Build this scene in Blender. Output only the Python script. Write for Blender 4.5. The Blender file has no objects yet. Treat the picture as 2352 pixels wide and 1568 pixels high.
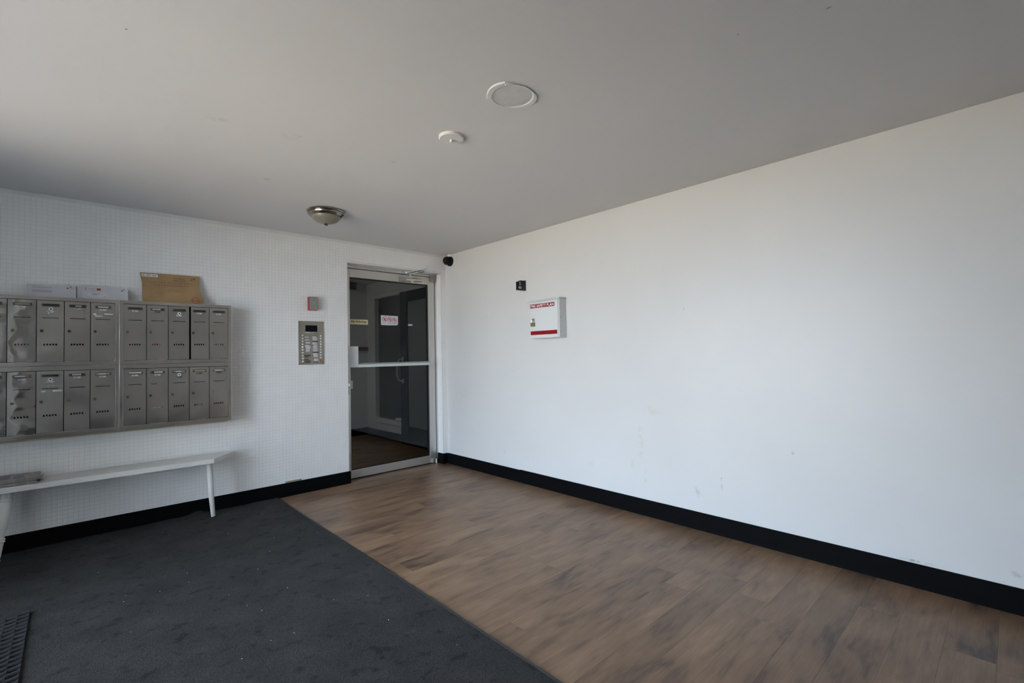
import bpy, bmesh, math, random
from mathutils import Vector, Matrix
from math import pi, sin, cos, radians

# ------------------------------------------------------------------ camera, light, exposure
sc = bpy.context.scene
COL = sc.collection
CAM_POS = Vector((-3.0892, -4.3893, 1.2))
CF = Vector((0.6825711, 0.73033305, 0.02665198))
CR = Vector((0.73080727, -0.6823142, -0.0191849))
CU = Vector((-0.00417366, -0.03257252, 0.99946066))
FPX = 1085.742
cam_d = bpy.data.cameras.new('camera')
cam_d.sensor_fit = 'HORIZONTAL'; cam_d.sensor_width = 36.0
cam_d.lens = FPX / 2352 * 36.0
cam_d.clip_start = 0.02
cam = bpy.data.objects.new('camera', cam_d); COL.objects.link(cam)
cam.matrix_world = Matrix(((CR.x, CU.x, -CF.x, CAM_POS.x), (CR.y, CU.y, -CF.y, CAM_POS.y),
                           (CR.z, CU.z, -CF.z, CAM_POS.z), (0, 0, 0, 1)))
sc.camera = cam

world = bpy.data.worlds.new('sky'); sc.world = world
world.use_nodes = True
bg = world.node_tree.nodes['Background']
bg.inputs['Color'].default_value = (0.69, 0.79, 0.98, 1)
bg.inputs['Strength'].default_value = 1.55

sun_d = bpy.data.lights.new('sun', 'SUN'); sun_d.energy = 3.7; sun_d.angle = radians(0.6)
sun_d.color = (1.0, 0.81, 0.60)
sun = bpy.data.objects.new('sun', sun_d); COL.objects.link(sun)
sun.rotation_euler = Vector((-0.30, 0.55, -0.80)).to_track_quat('-Z', 'Y').to_euler()   # shines along the glazed front, not into the room

por_d = bpy.data.lights.new('window_portal', 'AREA'); por_d.shape = 'RECTANGLE'
por_d.size = 2.5; por_d.size_y = 2.1; por_d.cycles.is_portal = True
por = bpy.data.objects.new('window_portal', por_d); COL.objects.link(por)
por.matrix_world = Matrix(((0, 0, -1, -4.13), (1, 0, 0, -2.2), (0, -1, 0, 1.12), (0, 0, 0, 1)))

vs = sc.view_settings
vs.view_transform = 'Standard'; vs.look = 'None'; vs.gamma = 1.0; vs.use_curve_mapping = False
vs.exposure = 3.47
sc.cycles.use_denoising = True
sc.cycles.use_adaptive_sampling = True; sc.cycles.adaptive_threshold = 0.05
sc.cycles.caustics_refractive = False; sc.cycles.max_bounces = 8

H = 2.32          # ceiling height
WX = -4.05        # glazed entrance wall
BY = -6.2         # wall behind the camera
WY0, WY1 = -3.45, -0.95   # glazed part of the entrance wall
rng = random.Random(7)

# ------------------------------------------------------------------ material helpers
def nodes_of(m):
    m.use_nodes = True
    nt = m.node_tree
    return nt, nt.nodes, nt.links, nt.nodes['Principled BSDF']

def mat(name, col, rough=0.5, metal=0.0, bump=0.0, bscale=60.0, bdist=0.002, var=0.0, vscale=4.0,
        stretch=(1, 1, 1), spec=0.5, rvar=0.0, rand=0.0, coat=0.0):
    m = bpy.data.materials.new(name)
    nt, N, L, B = nodes_of(m)
    c = (col[0], col[1], col[2], 1)
    B.inputs['Base Color'].default_value = c
    B.inputs['Roughness'].default_value = rough
    B.inputs['Metallic'].default_value = metal
    B.inputs['Specular IOR Level'].default_value = spec
    B.inputs['Coat Weight'].default_value = coat
    tc = N.new('ShaderNodeTexCoord'); mp = N.new('ShaderNodeMapping')
    mp.inputs['Scale'].default_value = stretch
    L.new(tc.outputs['Object'], mp.inputs['Vector'])
    if var > 0 or rvar > 0 or rand > 0:
        nz = N.new('ShaderNodeTexNoise'); nz.inputs['Scale'].default_value = vscale
        nz.inputs['Detail'].default_value = 3; L.new(mp.outputs[0], nz.inputs['Vector'])
        hs = N.new('ShaderNodeHueSaturation'); hs.inputs['Color'].default_value = c
        mr = N.new('ShaderNodeMapRange'); mr.inputs['From Min'].default_value = 0.25; mr.inputs['From Max'].default_value = 0.75
        mr.inputs['To Min'].default_value = 1 - var; mr.inputs['To Max'].default_value = 1 + var
        L.new(nz.outputs['Fac'], mr.inputs['Value'])
        out = mr.outputs[0]
        if rand > 0:
            oi = N.new('ShaderNodeObjectInfo'); m2 = N.new('ShaderNodeMapRange')
            m2.inputs['To Min'].default_value = 1 - rand; m2.inputs['To Max'].default_value = 1 + rand
            L.new(oi.outputs['Random'], m2.inputs['Value'])
            mu = N.new('ShaderNodeMath'); mu.operation = 'MULTIPLY'
            L.new(out, mu.inputs[0]); L.new(m2.outputs[0], mu.inputs[1]); out = mu.outputs[0]
        L.new(out, hs.inputs['Value']); L.new(hs.outputs[0], B.inputs['Base Color'])
        if rvar > 0:
            m3 = N.new('ShaderNodeMapRange'); m3.inputs['From Min'].default_value = 0.25; m3.inputs['From Max'].default_value = 0.75
            m3.inputs['To Min'].default_value = max(0.02, rough - rvar); m3.inputs['To Max'].default_value = rough + rvar
            L.new(nz.outputs['Fac'], m3.inputs['Value']); L.new(m3.outputs[0], B.inputs['Roughness'])
    if bump > 0:
        nb = N.new('ShaderNodeTexNoise'); nb.inputs['Scale'].default_value = bscale; nb.inputs['Detail'].default_value = 2
        L.new(mp.outputs[0], nb.inputs['Vector'])
        bp = N.new('ShaderNodeBump'); bp.inputs['Strength'].default_value = bump; bp.inputs['Distance'].default_value = bdist
        L.new(nb.outputs['Fac'], bp.inputs['Height']); L.new(bp.outputs[0], B.inputs['Normal'])
    return m

def add_stains(m, stains):
    """stains: (centre, radii, colour, strength, noise scale); own-shaped dirt marks in object space."""
    nt, N, L, B = nodes_of(m)
    tc = N.new('ShaderNodeTexCoord')
    src = B.inputs['Base Color'].links[0].from_socket if B.inputs['Base Color'].links else None
    prev = src
    if prev is None:
        rgb = N.new('ShaderNodeRGB'); rgb.outputs[0].default_value = B.inputs['Base Color'].default_value; prev = rgb.outputs[0]
    nz = N.new('ShaderNodeTexNoise'); nz.inputs['Scale'].default_value = 26; nz.inputs['Detail'].default_value = 3   # one grime pattern for all
    L.new(tc.outputs['Object'], nz.inputs['Vector'])
    m2 = N.new('ShaderNodeMapRange'); m2.inputs['From Min'].default_value = 0.42; m2.inputs['From Max'].default_value = 0.60
    L.new(nz.outputs['Fac'], m2.inputs['Value'])
    for c, r, colr, k, ns in stains:
        sb = N.new('ShaderNodeVectorMath'); sb.operation = 'SUBTRACT'; sb.inputs[1].default_value = c
        L.new(tc.outputs['Object'], sb.inputs[0])
        dv = N.new('ShaderNodeVectorMath'); dv.operation = 'DIVIDE'; dv.inputs[1].default_value = r
        L.new(sb.outputs[0], dv.inputs[0])
        ln = N.new('ShaderNodeVectorMath'); ln.operation = 'LENGTH'; L.new(dv.outputs[0], ln.inputs[0])
        mr = N.new('ShaderNodeMapRange'); mr.interpolation_type = 'SMOOTHSTEP'
        mr.inputs['From Min'].default_value = 1.0; mr.inputs['From Max'].default_value = 0.15
        mr.inputs['To Min'].default_value = 0; mr.inputs['To Max'].default_value = k
        L.new(ln.outputs['Value'], mr.inputs['Value'])
        mu = N.new('ShaderNodeMath'); mu.operation = 'MULTIPLY'; L.new(mr.outputs[0], mu.inputs[0]); L.new(m2.outputs[0], mu.inputs[1])
        mx = N.new('ShaderNodeMix'); mx.data_type = 'RGBA'
        L.new(mu.outputs[0], mx.inputs['Factor']); L.new(prev, mx.inputs['A'])
        mx.inputs['B'].default_value = (*colr, 1)
        prev = mx.outputs['Result']
    L.new(prev, B.inputs['Base Color'])

def wood_mat(name, cols, rough=0.38):
    m = bpy.data.materials.new(name)
    nt, N, L, B = nodes_of(m)
    tc = N.new('ShaderNodeTexCoord'); oi = N.new('ShaderNodeObjectInfo')
    sc1 = N.new('ShaderNodeMath'); sc1.operation = 'MULTIPLY'; sc1.inputs[1].default_value = 37.0
    L.new(oi.outputs['Random'], sc1.inputs[0])
    cb = N.new('ShaderNodeCombineXYZ'); L.new(sc1.outputs[0], cb.inputs[2]); L.new(sc1.outputs[0], cb.inputs[0])
    ad = N.new('ShaderNodeVectorMath'); ad.operation = 'ADD'
    L.new(tc.outputs['Object'], ad.inputs[0]); L.new(cb.outputs[0], ad.inputs[1])
    def noise(scale, stretch, det, dist=0.0):
        mp = N.new('ShaderNodeMapping'); mp.inputs['Scale'].default_value = stretch
        L.new(ad.outputs[0], mp.inputs['Vector'])
        n = N.new('ShaderNodeTexNoise'); n.inputs['Scale'].default_value = scale; n.inputs['Detail'].default_value = det
        n.inputs['Distortion'].default_value = dist
        L.new(mp.outputs[0], n.inputs['Vector']); return n
    big = noise(2.6, (0.85, 2.5, 1), 4, 0.7)          # broad smoky streaks
    mid = noise(9.0, (0.6, 3.0, 1), 5, 0.6)
    fine = noise(60.0, (0.12, 3.2, 1), 6)
    cr = N.new('ShaderNodeValToRGB'); cr.color_ramp.elements[0].position = 0.34; cr.color_ramp.elements[1].position = 0.66
    cr.color_ramp.elements[0].color = (*cols[0], 1); cr.color_ramp.elements[1].color = (*cols[2], 1)
    e = cr.color_ramp.elements.new(0.46); e.color = (*cols[1], 1)
    mxn = N.new('ShaderNodeMath'); mxn.operation = 'MULTIPLY_ADD'; mxn.inputs[1].default_value = 0.35
    L.new(mid.outputs['Fac'], mxn.inputs[0])
    m55 = N.new('ShaderNodeMath'); m55.operation = 'MULTIPLY'; m55.inputs[1].default_value = 0.65
    L.new(big.outputs['Fac'], m55.inputs[0]); L.new(m55.outputs[0], mxn.inputs[2])
    L.new(mxn.outputs[0], cr.inputs['Fac'])
    hs = N.new('ShaderNodeHueSaturation'); L.new(cr.outputs[0], hs.inputs['Color'])
    f1 = N.new('ShaderNodeMapRange'); f1.inputs['From Min'].default_value = 0.3; f1.inputs['From Max'].default_value = 0.7
    f1.inputs['To Min'].default_value = 0.88; f1.inputs['To Max'].default_value = 1.10
    L.new(fine.outputs['Fac'], f1.inputs['Value'])
    f2 = N.new('ShaderNodeMapRange'); f2.inputs['To Min'].default_value = 0.90; f2.inputs['To Max'].default_value = 1.10
    L.new(oi.outputs['Random'], f2.inputs['Value'])
    mu = N.new('ShaderNodeMath'); mu.operation = 'MULTIPLY'; L.new(f1.outputs[0], mu.inputs[0]); L.new(f2.outputs[0], mu.inputs[1])
    L.new(mu.outputs[0], hs.inputs['Value']); L.new(hs.outputs[0], B.inputs['Base Color'])
    B.inputs['Roughness'].default_value = rough
    B.inputs['Specular IOR Level'].default_value = 0.4
    bp = N.new('ShaderNodeBump'); bp.inputs['Strength'].default_value = 0.12; bp.inputs['Distance'].default_value = 0.001
    L.new(fine.outputs['Fac'], bp.inputs['Height']); L.new(bp.outputs[0], B.inputs['Normal'])
    return m

def glass_mat(name, tint, refl=1.0):
    m = bpy.data.materials.new(name); m.use_nodes = True
    nt = m.node_tree; N = nt.nodes; L = nt.links
    N.remove(N['Principled BSDF'])
    tr = N.new('ShaderNodeBsdfTransparent'); tr.inputs[0].default_value = (*tint, 1)
    gl = N.new('ShaderNodeBsdfGlossy'); gl.inputs['Roughness'].default_value = 0.01
    gl.inputs['Color'].default_value = (0.95 * refl, 0.97 * refl, 0.98 * refl, 1)
    fr = N.new('ShaderNodeFresnel'); fr.inputs['IOR'].default_value = 1.5
    mx = N.new('ShaderNodeMixShader')
    L.new(fr.outputs[0], mx.inputs[0]); L.new(tr.outputs[0], mx.inputs[1]); L.new(gl.outputs[0], mx.inputs[2])
    L.new(mx.outputs[0], N['Material Output'].inputs['Surface'])
    return m

def band_mat(name, stops, rough=0.6):
    """colour bands along local x (printed paper)."""
    m = bpy.data.materials.new(name)
    nt, N, L, B = nodes_of(m)
    tc = N.new('ShaderNodeTexCoord'); sp = N.new('ShaderNodeSeparateXYZ'); L.new(tc.outputs['Generated'], sp.inputs[0])
    cr = N.new('ShaderNodeValToRGB'); cr.color_ramp.interpolation = 'CONSTANT'
    els = cr.color_ramp.elements
    els[0].position = 0; els[0].color = (*stops[0][1], 1)
    els[1].position = stops[-1][0]; els[1].color = (*stops[-1][1], 1)
    for p, c in stops[1:-1]:
        e = els.new(p); e.color = (*c, 1)
    L.new(sp.outputs[0], cr.inputs[0]); L.new(cr.outputs[0], B.inputs['Base Color'])
    B.inputs['Roughness'].default_value = rough
    return m

M = {}
M['wall'] = mat('white_wall_paint', (0.68, 0.673, 0.655), 0.42, bump=0.10, bscale=35, bdist=0.0015, var=0.02, vscale=1.6)
M['ceil'] = mat('ceiling_paint', (0.685, 0.675, 0.685), 0.75, bump=0.12, bscale=9, bdist=0.003, var=0.02, vscale=0.9)
M['tile'] = mat('painted_mosaic', (0.86, 0.86, 0.85), 0.42, bump=0.08, bscale=120, bdist=0.0006, var=0.025, vscale=7)
M['grout'] = mat('painted_grout', (0.76, 0.76, 0.755), 0.5, var=0.05, vscale=9)
M['bare'] = mat('bare_plaster', (0.33, 0.27, 0.21), 0.9, var=0.25, vscale=60)
M['base'] = mat('black_vinyl', (0.0045, 0.0047, 0.0052), 0.5, bump=0.05, bscale=30, spec=0.04)
M['plank'] = wood_mat('vinyl_plank', [(0.084, 0.054, 0.043), (0.196, 0.120, 0.072), (0.292, 0.187, 0.114)])
M['slab'] = mat('concrete', (0.30, 0.29, 0.27), 0.9, bump=0.2)
M['ground'] = mat('outdoor_paving', (0.42, 0.36, 0.29), 0.9, bump=0.3, bscale=20, var=0.12, vscale=1.2)
M['alu'] = mat('anodised_aluminium', (0.62, 0.60, 0.57), 0.42, 0.85, bump=0.03, bscale=200, stretch=(1, 1, 0.1))
M['alu_dull'] = mat('dull_aluminium', (0.42, 0.41, 0.39), 0.5, 0.7)
def steel_mat(dent=False):
    m = mat('dented_stainless' if dent else 'brushed_stainless', (0.86, 0.81, 0.735), 0.225, 1.0, var=0.06, vscale=9, rvar=0.012)
    nt, N, L, B = nodes_of(m)
    tc = N.new('ShaderNodeTexCoord'); oi = N.new('ShaderNodeObjectInfo')
    k = N.new('ShaderNodeVectorMath'); k.operation = 'SCALE'; k.inputs[0].default_value = (31.0, 17.0, 53.0)
    L.new(oi.outputs['Random'], k.inputs['Scale'])
    ad = N.new('ShaderNodeVectorMath'); L.new(tc.outputs['Object'], ad.inputs[0]); L.new(k.outputs[0], ad.inputs[1])
    nb = N.new('ShaderNodeTexNoise'); nb.inputs['Scale'].default_value = 4.5; nb.inputs['Detail'].default_value = 0.0
    L.new(ad.outputs[0], nb.inputs['Vector'])
    bp = N.new('ShaderNodeBump'); bp.inputs['Strength'].default_value = 0.55; bp.inputs['Distance'].default_value = 0.02
    L.new(nb.outputs['Fac'], bp.inputs['Height']); L.new(bp.outputs[0], B.inputs['Normal'])
    if dent:
        bp.inputs['Strength'].default_value = 0.22
        B.inputs['Roughness'].default_value = 0.16
        for l_ in list(B.inputs['Roughness'].links): L.remove(l_)
        # left edge pushed in: the sheet leans towards the entrance there
        sp = N.new('ShaderNodeSeparateXYZ'); L.new(tc.outputs['Object'], sp.inputs[0])
        n2 = N.new('ShaderNodeTexNoise'); n2.inputs['Scale'].default_value = 9.0; n2.inputs['Detail'].default_value = 1.0
        L.new(ad.outputs[0], n2.inputs['Vector'])
        w = N.new('ShaderNodeMapRange'); w.inputs['From Min'].default_value = 0.3; w.inputs['From Max'].default_value = 0.7
        w.inputs['To Min'].default_value = 0.0; w.inputs['To Max'].default_value = 0.055; L.new(n2.outputs['Fac'], w.inputs['Value'])
        mn = N.new('ShaderNodeMath'); mn.operation = 'SMOOTH_MIN'; mn.inputs[2].default_value = 0.015
        L.new(sp.outputs[0], mn.inputs[0]); L.new(w.outputs[0], mn.inputs[1])
        sl = N.new('ShaderNodeMath'); sl.operation = 'MULTIPLY'; sl.inputs[1].default_value = 0.09; L.new(mn.outputs[0], sl.inputs[0])
        b2 = N.new('ShaderNodeBump'); b2.inputs['Strength'].default_value = 1.0; b2.inputs['Distance'].default_value = 1.0
        L.new(sl.outputs[0], b2.inputs['Height']); L.new(bp.outputs[0], b2.inputs['Normal']); L.new(b2.outputs[0], B.inputs['Normal'])
    return m
M['steel'] = steel_mat()
M['dented'] = steel_mat(True)
M['steel_panel'] = mat('stainless_panel', (0.44, 0.405, 0.35), 0.42, 1.0, var=0.06, vscale=20, bump=0.05, bscale=8)
M['chrome'] = mat('chrome', (0.75, 0.74, 0.72), 0.15, 1.0)
M['nickel'] = mat('brushed_nickel', (0.36, 0.335, 0.30), 0.22, 1.0)
M['brass'] = mat('brass', (0.27, 0.20, 0.105), 0.45, 0.8)
M['oldbrass'] = mat('dark_brass', (0.16, 0.13, 0.09), 0.45, 0.8)
M['black'] = mat('black_plastic', (0.007, 0.007, 0.0075), 0.4, spec=0.25)
M['dark'] = mat('dark_void', (0.01, 0.01, 0.011), 0.9)
M['gasket'] = mat('black_gasket', (0.012, 0.013, 0.015), 0.6)
M['whitep'] = mat('white_plastic', (0.78, 0.78, 0.77), 0.4)
M['whitebox'] = mat('white_enamel', (0.69, 0.70, 0.70), 0.35, bump=0.03, bscale=20)
M['greybox'] = mat('grey_enamel', (0.62, 0.63, 0.64), 0.4)
M['red'] = mat('red_vinyl', (0.27, 0.004, 0.008), 0.6, spec=0.2)
M['redpaint'] = mat('red_paint', (0.30, 0.014, 0.018), 0.4)
M['white_ink'] = mat('white_ink', (0.85, 0.85, 0.85), 0.5)
M['black_ink'] = mat('black_ink', (0.02, 0.02, 0.022), 0.6)
M['grey_ink'] = mat('grey_ink', (0.24, 0.24, 0.28), 0.7)
M['brown_ink'] = mat('brown_ink', (0.075, 0.05, 0.03), 0.8)
M['soft_ink'] = mat('soft_grey_ink', (0.40, 0.40, 0.43), 0.7)
M['red_ink'] = mat('red_ink', (0.46, 0.03, 0.04), 0.6)
M['paper'] = mat('white_paper', (0.66, 0.66, 0.71), 0.7, var=0.03, vscale=20)
M['label'] = mat('label_paper', (0.70, 0.71, 0.74), 0.6)
M['tan_card'] = mat('tan_card', (0.42, 0.32, 0.20), 0.7)
M['dark_card'] = mat('dark_card', (0.045, 0.043, 0.042), 0.6)
M['kraft'] = mat('kraft_paper', (0.37, 0.235, 0.115), 0.75, bump=0.35, bscale=16, bdist=0.006, var=0.12, vscale=11)
M['cream'] = mat('cream_plate', (0.66, 0.58, 0.36), 0.5)
M['benchp'] = mat('bench_paint', (0.72, 0.71, 0.68), 0.45, bump=0.1, bscale=40, var=0.05, vscale=14)
M['news'] = mat('newsprint', (0.40, 0.385, 0.36), 0.9, var=0.22, vscale=70, rand=0.12, bump=0.15, bscale=40)
M['rubber'] = mat('black_rubber', (0.020, 0.023, 0.027), 0.5, bump=0.2, bscale=120)
M['domeglass'] = mat('frosted_glass', (0.23, 0.215, 0.165), 0.35, var=0.08, vscale=14, coat=0.2)
M['vent'] = mat('painted_plate', (0.71, 0.70, 0.69), 0.45)
M['vent_in'] = mat('painted_disc', (0.62, 0.615, 0.61), 0.55, bump=0.4, bscale=30, bdist=0.002, var=0.06, vscale=25)
M['glass'] = glass_mat('door_glass', (0.80, 0.83, 0.82), 0.35)
M['clear'] = glass_mat('clear_glass', (0.92, 0.95, 0.94))
M['lobbywall'] = mat('lobby_paint', (0.62, 0.63, 0.64), 0.5)
M['lobbydark'] = mat('dark_lobby_door', (0.022, 0.020, 0.018), 0.4)
M['smoke'] = mat('smoked_panel', (0.15, 0.155, 0.155), 0.4)
M['brownwood'] = mat('brown_wood', (0.12, 0.06, 0.045), 0.5)
M['led'] = mat('green_led', (0.55, 0.75, 0.25), 0.3)
M['amber'] = mat('amber_button', (0.38, 0.16, 0.05), 0.4)
M['beige'] = mat('raw_timber', (0.50, 0.42, 0.31), 0.8, var=0.15, vscale=20, stretch=(0.3, 1, 4))

# charcoal carpet with ribbed pile
def carpet_mat():
    m = bpy.data.materials.new('charcoal_carpet')
    nt, N, L, B = nodes_of(m)
    tc = N.new('ShaderNodeTexCoord')
    n1 = N.new('ShaderNodeTexNoise'); n1.inputs['Scale'].default_value = 260; n1.inputs['Detail'].default_value = 3
    n2 = N.new('ShaderNodeTexNoise'); n2.inputs['Scale'].default_value = 5; n2.inputs['Detail'].default_value = 5
    n3 = N.new('ShaderNodeTexNoise'); n3.inputs['Scale'].default_value = 16; n3.inputs['Detail'].default_value = 3
    for n in (n1, n2, n3): L.new(tc.outputs['Object'], n.inputs['Vector'])
    cr = N.new('ShaderNodeValToRGB')
    cr.color_ramp.elements[0].position = 0.3; cr.color_ramp.elements[0].color = (0.021, 0.0208, 0.0207, 1)
    cr.color_ramp.elements[1].position = 0.72; cr.color_ramp.elements[1].color = (0.060, 0.0585, 0.057, 1)
    L.new(n1.outputs['Fac'], cr.inputs[0])
    a = N.new('ShaderNodeMapRange'); a.inputs['From Min'].default_value = 0.32; a.inputs['From Max'].default_value = 0.42
    a.inputs['To Min'].default_value = 0.62; a.inputs['To Max'].default_value = 1.0; L.new(n3.outputs['Fac'], a.inputs['Value'])
    b = N.new('ShaderNodeMapRange'); b.inputs['From Min'].default_value = 0.3; b.inputs['From Max'].default_value = 0.7
    b.inputs['To Min'].default_value = 0.8; b.inputs['To Max'].default_value = 1.18; L.new(n2.outputs['Fac'], b.inputs['Value'])
    mu = N.new('ShaderNodeMath'); mu.operation = 'MULTIPLY'; L.new(a.outputs[0], mu.inputs[0]); L.new(b.outputs[0], mu.inputs[1])
    hs = N.new('ShaderNodeHueSaturation'); L.new(cr.outputs[0], hs.inputs['Color']); L.new(mu.outputs[0], hs.inputs['Value'])
    L.new(hs.outputs[0], B.inputs['Base Color']); B.inputs['Roughness'].default_value = 0.95
    B.inputs['Specular IOR Level'].default_value = 0.15
    bp = N.new('ShaderNodeBump'); bp.inputs['Strength'].default_value = 0.8; bp.inputs['Distance'].default_value = 0.003
    L.new(n1.outputs['Fac'], bp.inputs['Height']); L.new(bp.outputs[0], B.inputs['Normal'])
    return m
M['carpet'] = carpet_mat()

# ------------------------------------------------------------------ geometry helpers
class G:
    def __init__(s): s.v = []; s.f = []
    def box(s, x0, x1, y0, y1, z0, z1):
        n = len(s.v)
        s.v += [(x0, y0, z0), (x1, y0, z0), (x1, y1, z0), (x0, y1, z0), (x0, y0, z1), (x1, y0, z1), (x1, y1, z1), (x0, y1, z1)]
        s.f += [tuple(n + i for i in q) for q in ((0, 3, 2, 1), (4, 5, 6, 7), (0, 1, 5, 4), (1, 2, 6, 5), (2, 3, 7, 6), (3, 0, 4, 7))]
        return s
    def prism(s, pts, fn0, fn1):
        """pts 2-D outline (counter-clockwise seen from fn1's side); fn maps (a,b) to 3-D at both ends."""
        n = len(s.v); k = len(pts)
        s.v += [fn0(*p) for p in pts] + [fn1(*p) for p in pts]
        s.f.append(tuple(range(n + k - 1, n - 1, -1))); s.f.append(tuple(range(n + k, n + 2 * k)))
        for i in range(k):
            j = (i + 1) % k
            s.f.append((n + i, n + j, n + k + j, n + k + i))
        return s
    def tube(s, pts, rad, seg=12, caps=True):
        """swept round section through 3-D points with a radius per point."""
        pts = [Vector(p) for p in pts]
        if not hasattr(rad, '__len__'): rad = [rad] * len(pts)
        n0 = len(s.v); up = None
        for i, p in enumerate(pts):
            d = (pts[min(i + 1, len(pts) - 1)] - pts[max(i - 1, 0)]).normalized()
            if up is None: up = d.orthogonal().normalized()
            a = (up - d * up.dot(d)).normalized(); up = a; b = d.cross(a)
            for k in range(seg):
                t = 2 * pi * k / seg
                s.v.append(tuple(p + (a * cos(t) + b * sin(t)) * rad[i]))
        for i in range(len(pts) - 1):
            for k in range(seg):
                q = (k + 1) % seg
                s.f.append((n0 + i * seg + k, n0 + i * seg + q, n0 + (i + 1) * seg + q, n0 + (i + 1) * seg + k))
        if caps:
            s.f.append(tuple(n0 + k for k in range(seg - 1, -1, -1)))
            e = n0 + (len(pts) - 1) * seg
            s.f.append(tuple(e + k for k in range(seg)))
        return s
    def lathe(s, prof, c, axis='z', seg=32):
        """prof: list of (radius, height along axis); closed at both ends when radius is 0."""
        n0 = len(s.v)
        for r, h in prof:
            for k in range(seg):
                t = 2 * pi * k / seg
                if axis == 'z': s.v.append((c[0] + r * cos(t), c[1] + r * sin(t), c[2] + h))
                elif axis == 'y': s.v.append((c[0] + r * cos(t), c[1] + h, c[2] + r * sin(t)))
                else: s.v.append((c[0] + h, c[1] + r * cos(t), c[2] + r * sin(t)))
        for i in range(len(prof) - 1):
            for k in range(seg):
                q = (k + 1) % seg
                s.f.append((n0 + i * seg + k, n0 + i * seg + q, n0 + (i + 1) * seg + q, n0 + (i + 1) * seg + k))
        s.f.append(tuple(n0 + k for k in range(seg - 1, -1, -1)))
        e = n0 + (len(prof) - 1) * seg
        s.f.append(tuple(e + k for k in range(seg)))
        return s
    def mesh(s, name, m, bevel=0.0, smooth=False, segs=2):
        me = bpy.data.meshes.new(name)
        me.from_pydata(s.v, [], s.f)
        bm = bmesh.new(); bm.from_mesh(me)
        bmesh.ops.remove_doubles(bm, verts=bm.verts, dist=1e-6)
        bmesh.ops.recalc_face_normals(bm, faces=bm.faces)
        if bevel > 0:
            ed = [e for e in bm.edges if len(e.link_faces) == 2 and e.calc_face_angle(0) > 0.6]
            bmesh.ops.bevel(bm, geom=ed, offset=bevel, segments=segs, affect='EDGES', clamp_overlap=True, profile=0.5)
        if smooth:
            for f in bm.faces: f.smooth = True
            for e in bm.edges:
                if len(e.link_faces) == 2 and e.calc_face_angle(0) > 0.7: e.smooth = False
        bm.to_mesh(me); bm.free()
        me.materials.append(m)
        return me
    def build(s, name, m, parent=None, bevel=0.0, smooth=False, segs=2):
        o = bpy.data.objects.new(name, s.mesh(name, m, bevel, smooth, segs))
        COL.objects.link(o)
        if parent is not None: o.parent = parent
        return o

def link(name, me, parent=None):
    o = bpy.data.objects.new(name, me); COL.objects.link(o)
    if parent is not None: o.parent = parent
    return o

def tag(o, label, cat, group=None):
    o['label'] = label; o['category'] = cat
    if group: o['group'] = group
    return o

def struct(o, label=None):
    o['kind'] = 'structure'
    if label: o['label'] = label
    return o

def thing(name, label, cat, loc=(0, 0, 0), rotz=0.0, group=None):
    o = bpy.data.objects.new(name, None); COL.objects.link(o)
    o.empty_display_size = 0.05
    o.location = loc; o.rotation_euler = (0, 0, rotz)
    return tag(o, label, cat, group)

def text_mesh(name, body, x0, x1, z0, z1, y, m, parent, shear=0.0, thick=0.0004, bold=0.0):
    """lettering fitted into the box x0..x1, z0..z1 on a face that looks towards -y."""
    cu = bpy.data.curves.new('tmp_text', 'FONT'); cu.body = body; cu.resolution_u = 2; cu.offset = bold
    to = bpy.data.objects.new('tmp_text', cu); COL.objects.link(to)
    bpy.context.view_layer.update()
    me = bpy.data.meshes.new_from_object(to.evaluated_get(bpy.context.evaluated_depsgraph_get()))
    bpy.data.objects.remove(to); bpy.data.curves.remove(cu)
    xs = [v.co.x for v in me.vertices]; ys = [v.co.y for v in me.vertices]
    ax, bx, ay, by = min(xs), max(xs), min(ys), max(ys)
    for v in me.vertices:
        u = (v.co.x - ax) / (bx - ax); w = (v.co.y - ay) / max(by - ay, 1e-6)
        v.co = (x0 + u * (x1 - x0), y, z0 + w * (z1 - z0) + shear * u)
    bm = bmesh.new(); bm.from_mesh(me)
    r = bmesh.ops.extrude_face_region(bm, geom=list(bm.faces))
    for e in r['geom']:
        if isinstance(e, bmesh.types.BMVert): e.co.y -= thick
    bmesh.ops.recalc_face_normals(bm, faces=bm.faces)
    bm.to_mesh(me); bm.free()
    me.name = name; me.materials.clear(); me.materials.append(m)
    return link(name, me, parent)

def holed_plate(name, outer, holes, y0, y1, m, parent=None):
    """flat plate in the xz plane between y0 and y1 with real holes."""
    cu = bpy.data.curves.new('tmp_plate', 'CURVE'); cu.dimensions = '2D'; cu.fill_mode = 'BOTH'
    cu.extrude = abs(y1 - y0) / 2
    for pts in [outer] + holes:
        sp = cu.splines.new('POLY'); sp.points.add(len(pts) - 1); sp.use_cyclic_u = True
        for p, (a, b) in zip(sp.points, pts): p.co = (a, b, 0, 1)
    to = bpy.data.objects.new('tmp_plate', cu); COL.objects.link(to)
    bpy.context.view_layer.update()
    me = bpy.data.meshes.new_from_object(to.evaluated_get(bpy.context.evaluated_depsgraph_get()))
    bpy.data.objects.remove(to); bpy.data.curves.remove(cu)
    for v in me.vertices:
        v.co = (v.co.x, (y0 + y1) / 2 - v.co.z, v.co.y)
    bm = bmesh.new(); bm.from_mesh(me)
    bmesh.ops.remove_doubles(bm, verts=bm.verts, dist=1e-6)
    bmesh.ops.recalc_face_normals(bm, faces=bm.faces); bm.to_mesh(me); bm.free()
    me.name = name; me.materials.clear(); me.materials.append(m)
    return link(name, me, parent)

def rect(x0, x1, z0, z1): return [(x0, z0), (x1, z0), (x1, z1), (x0, z1)]

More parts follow.
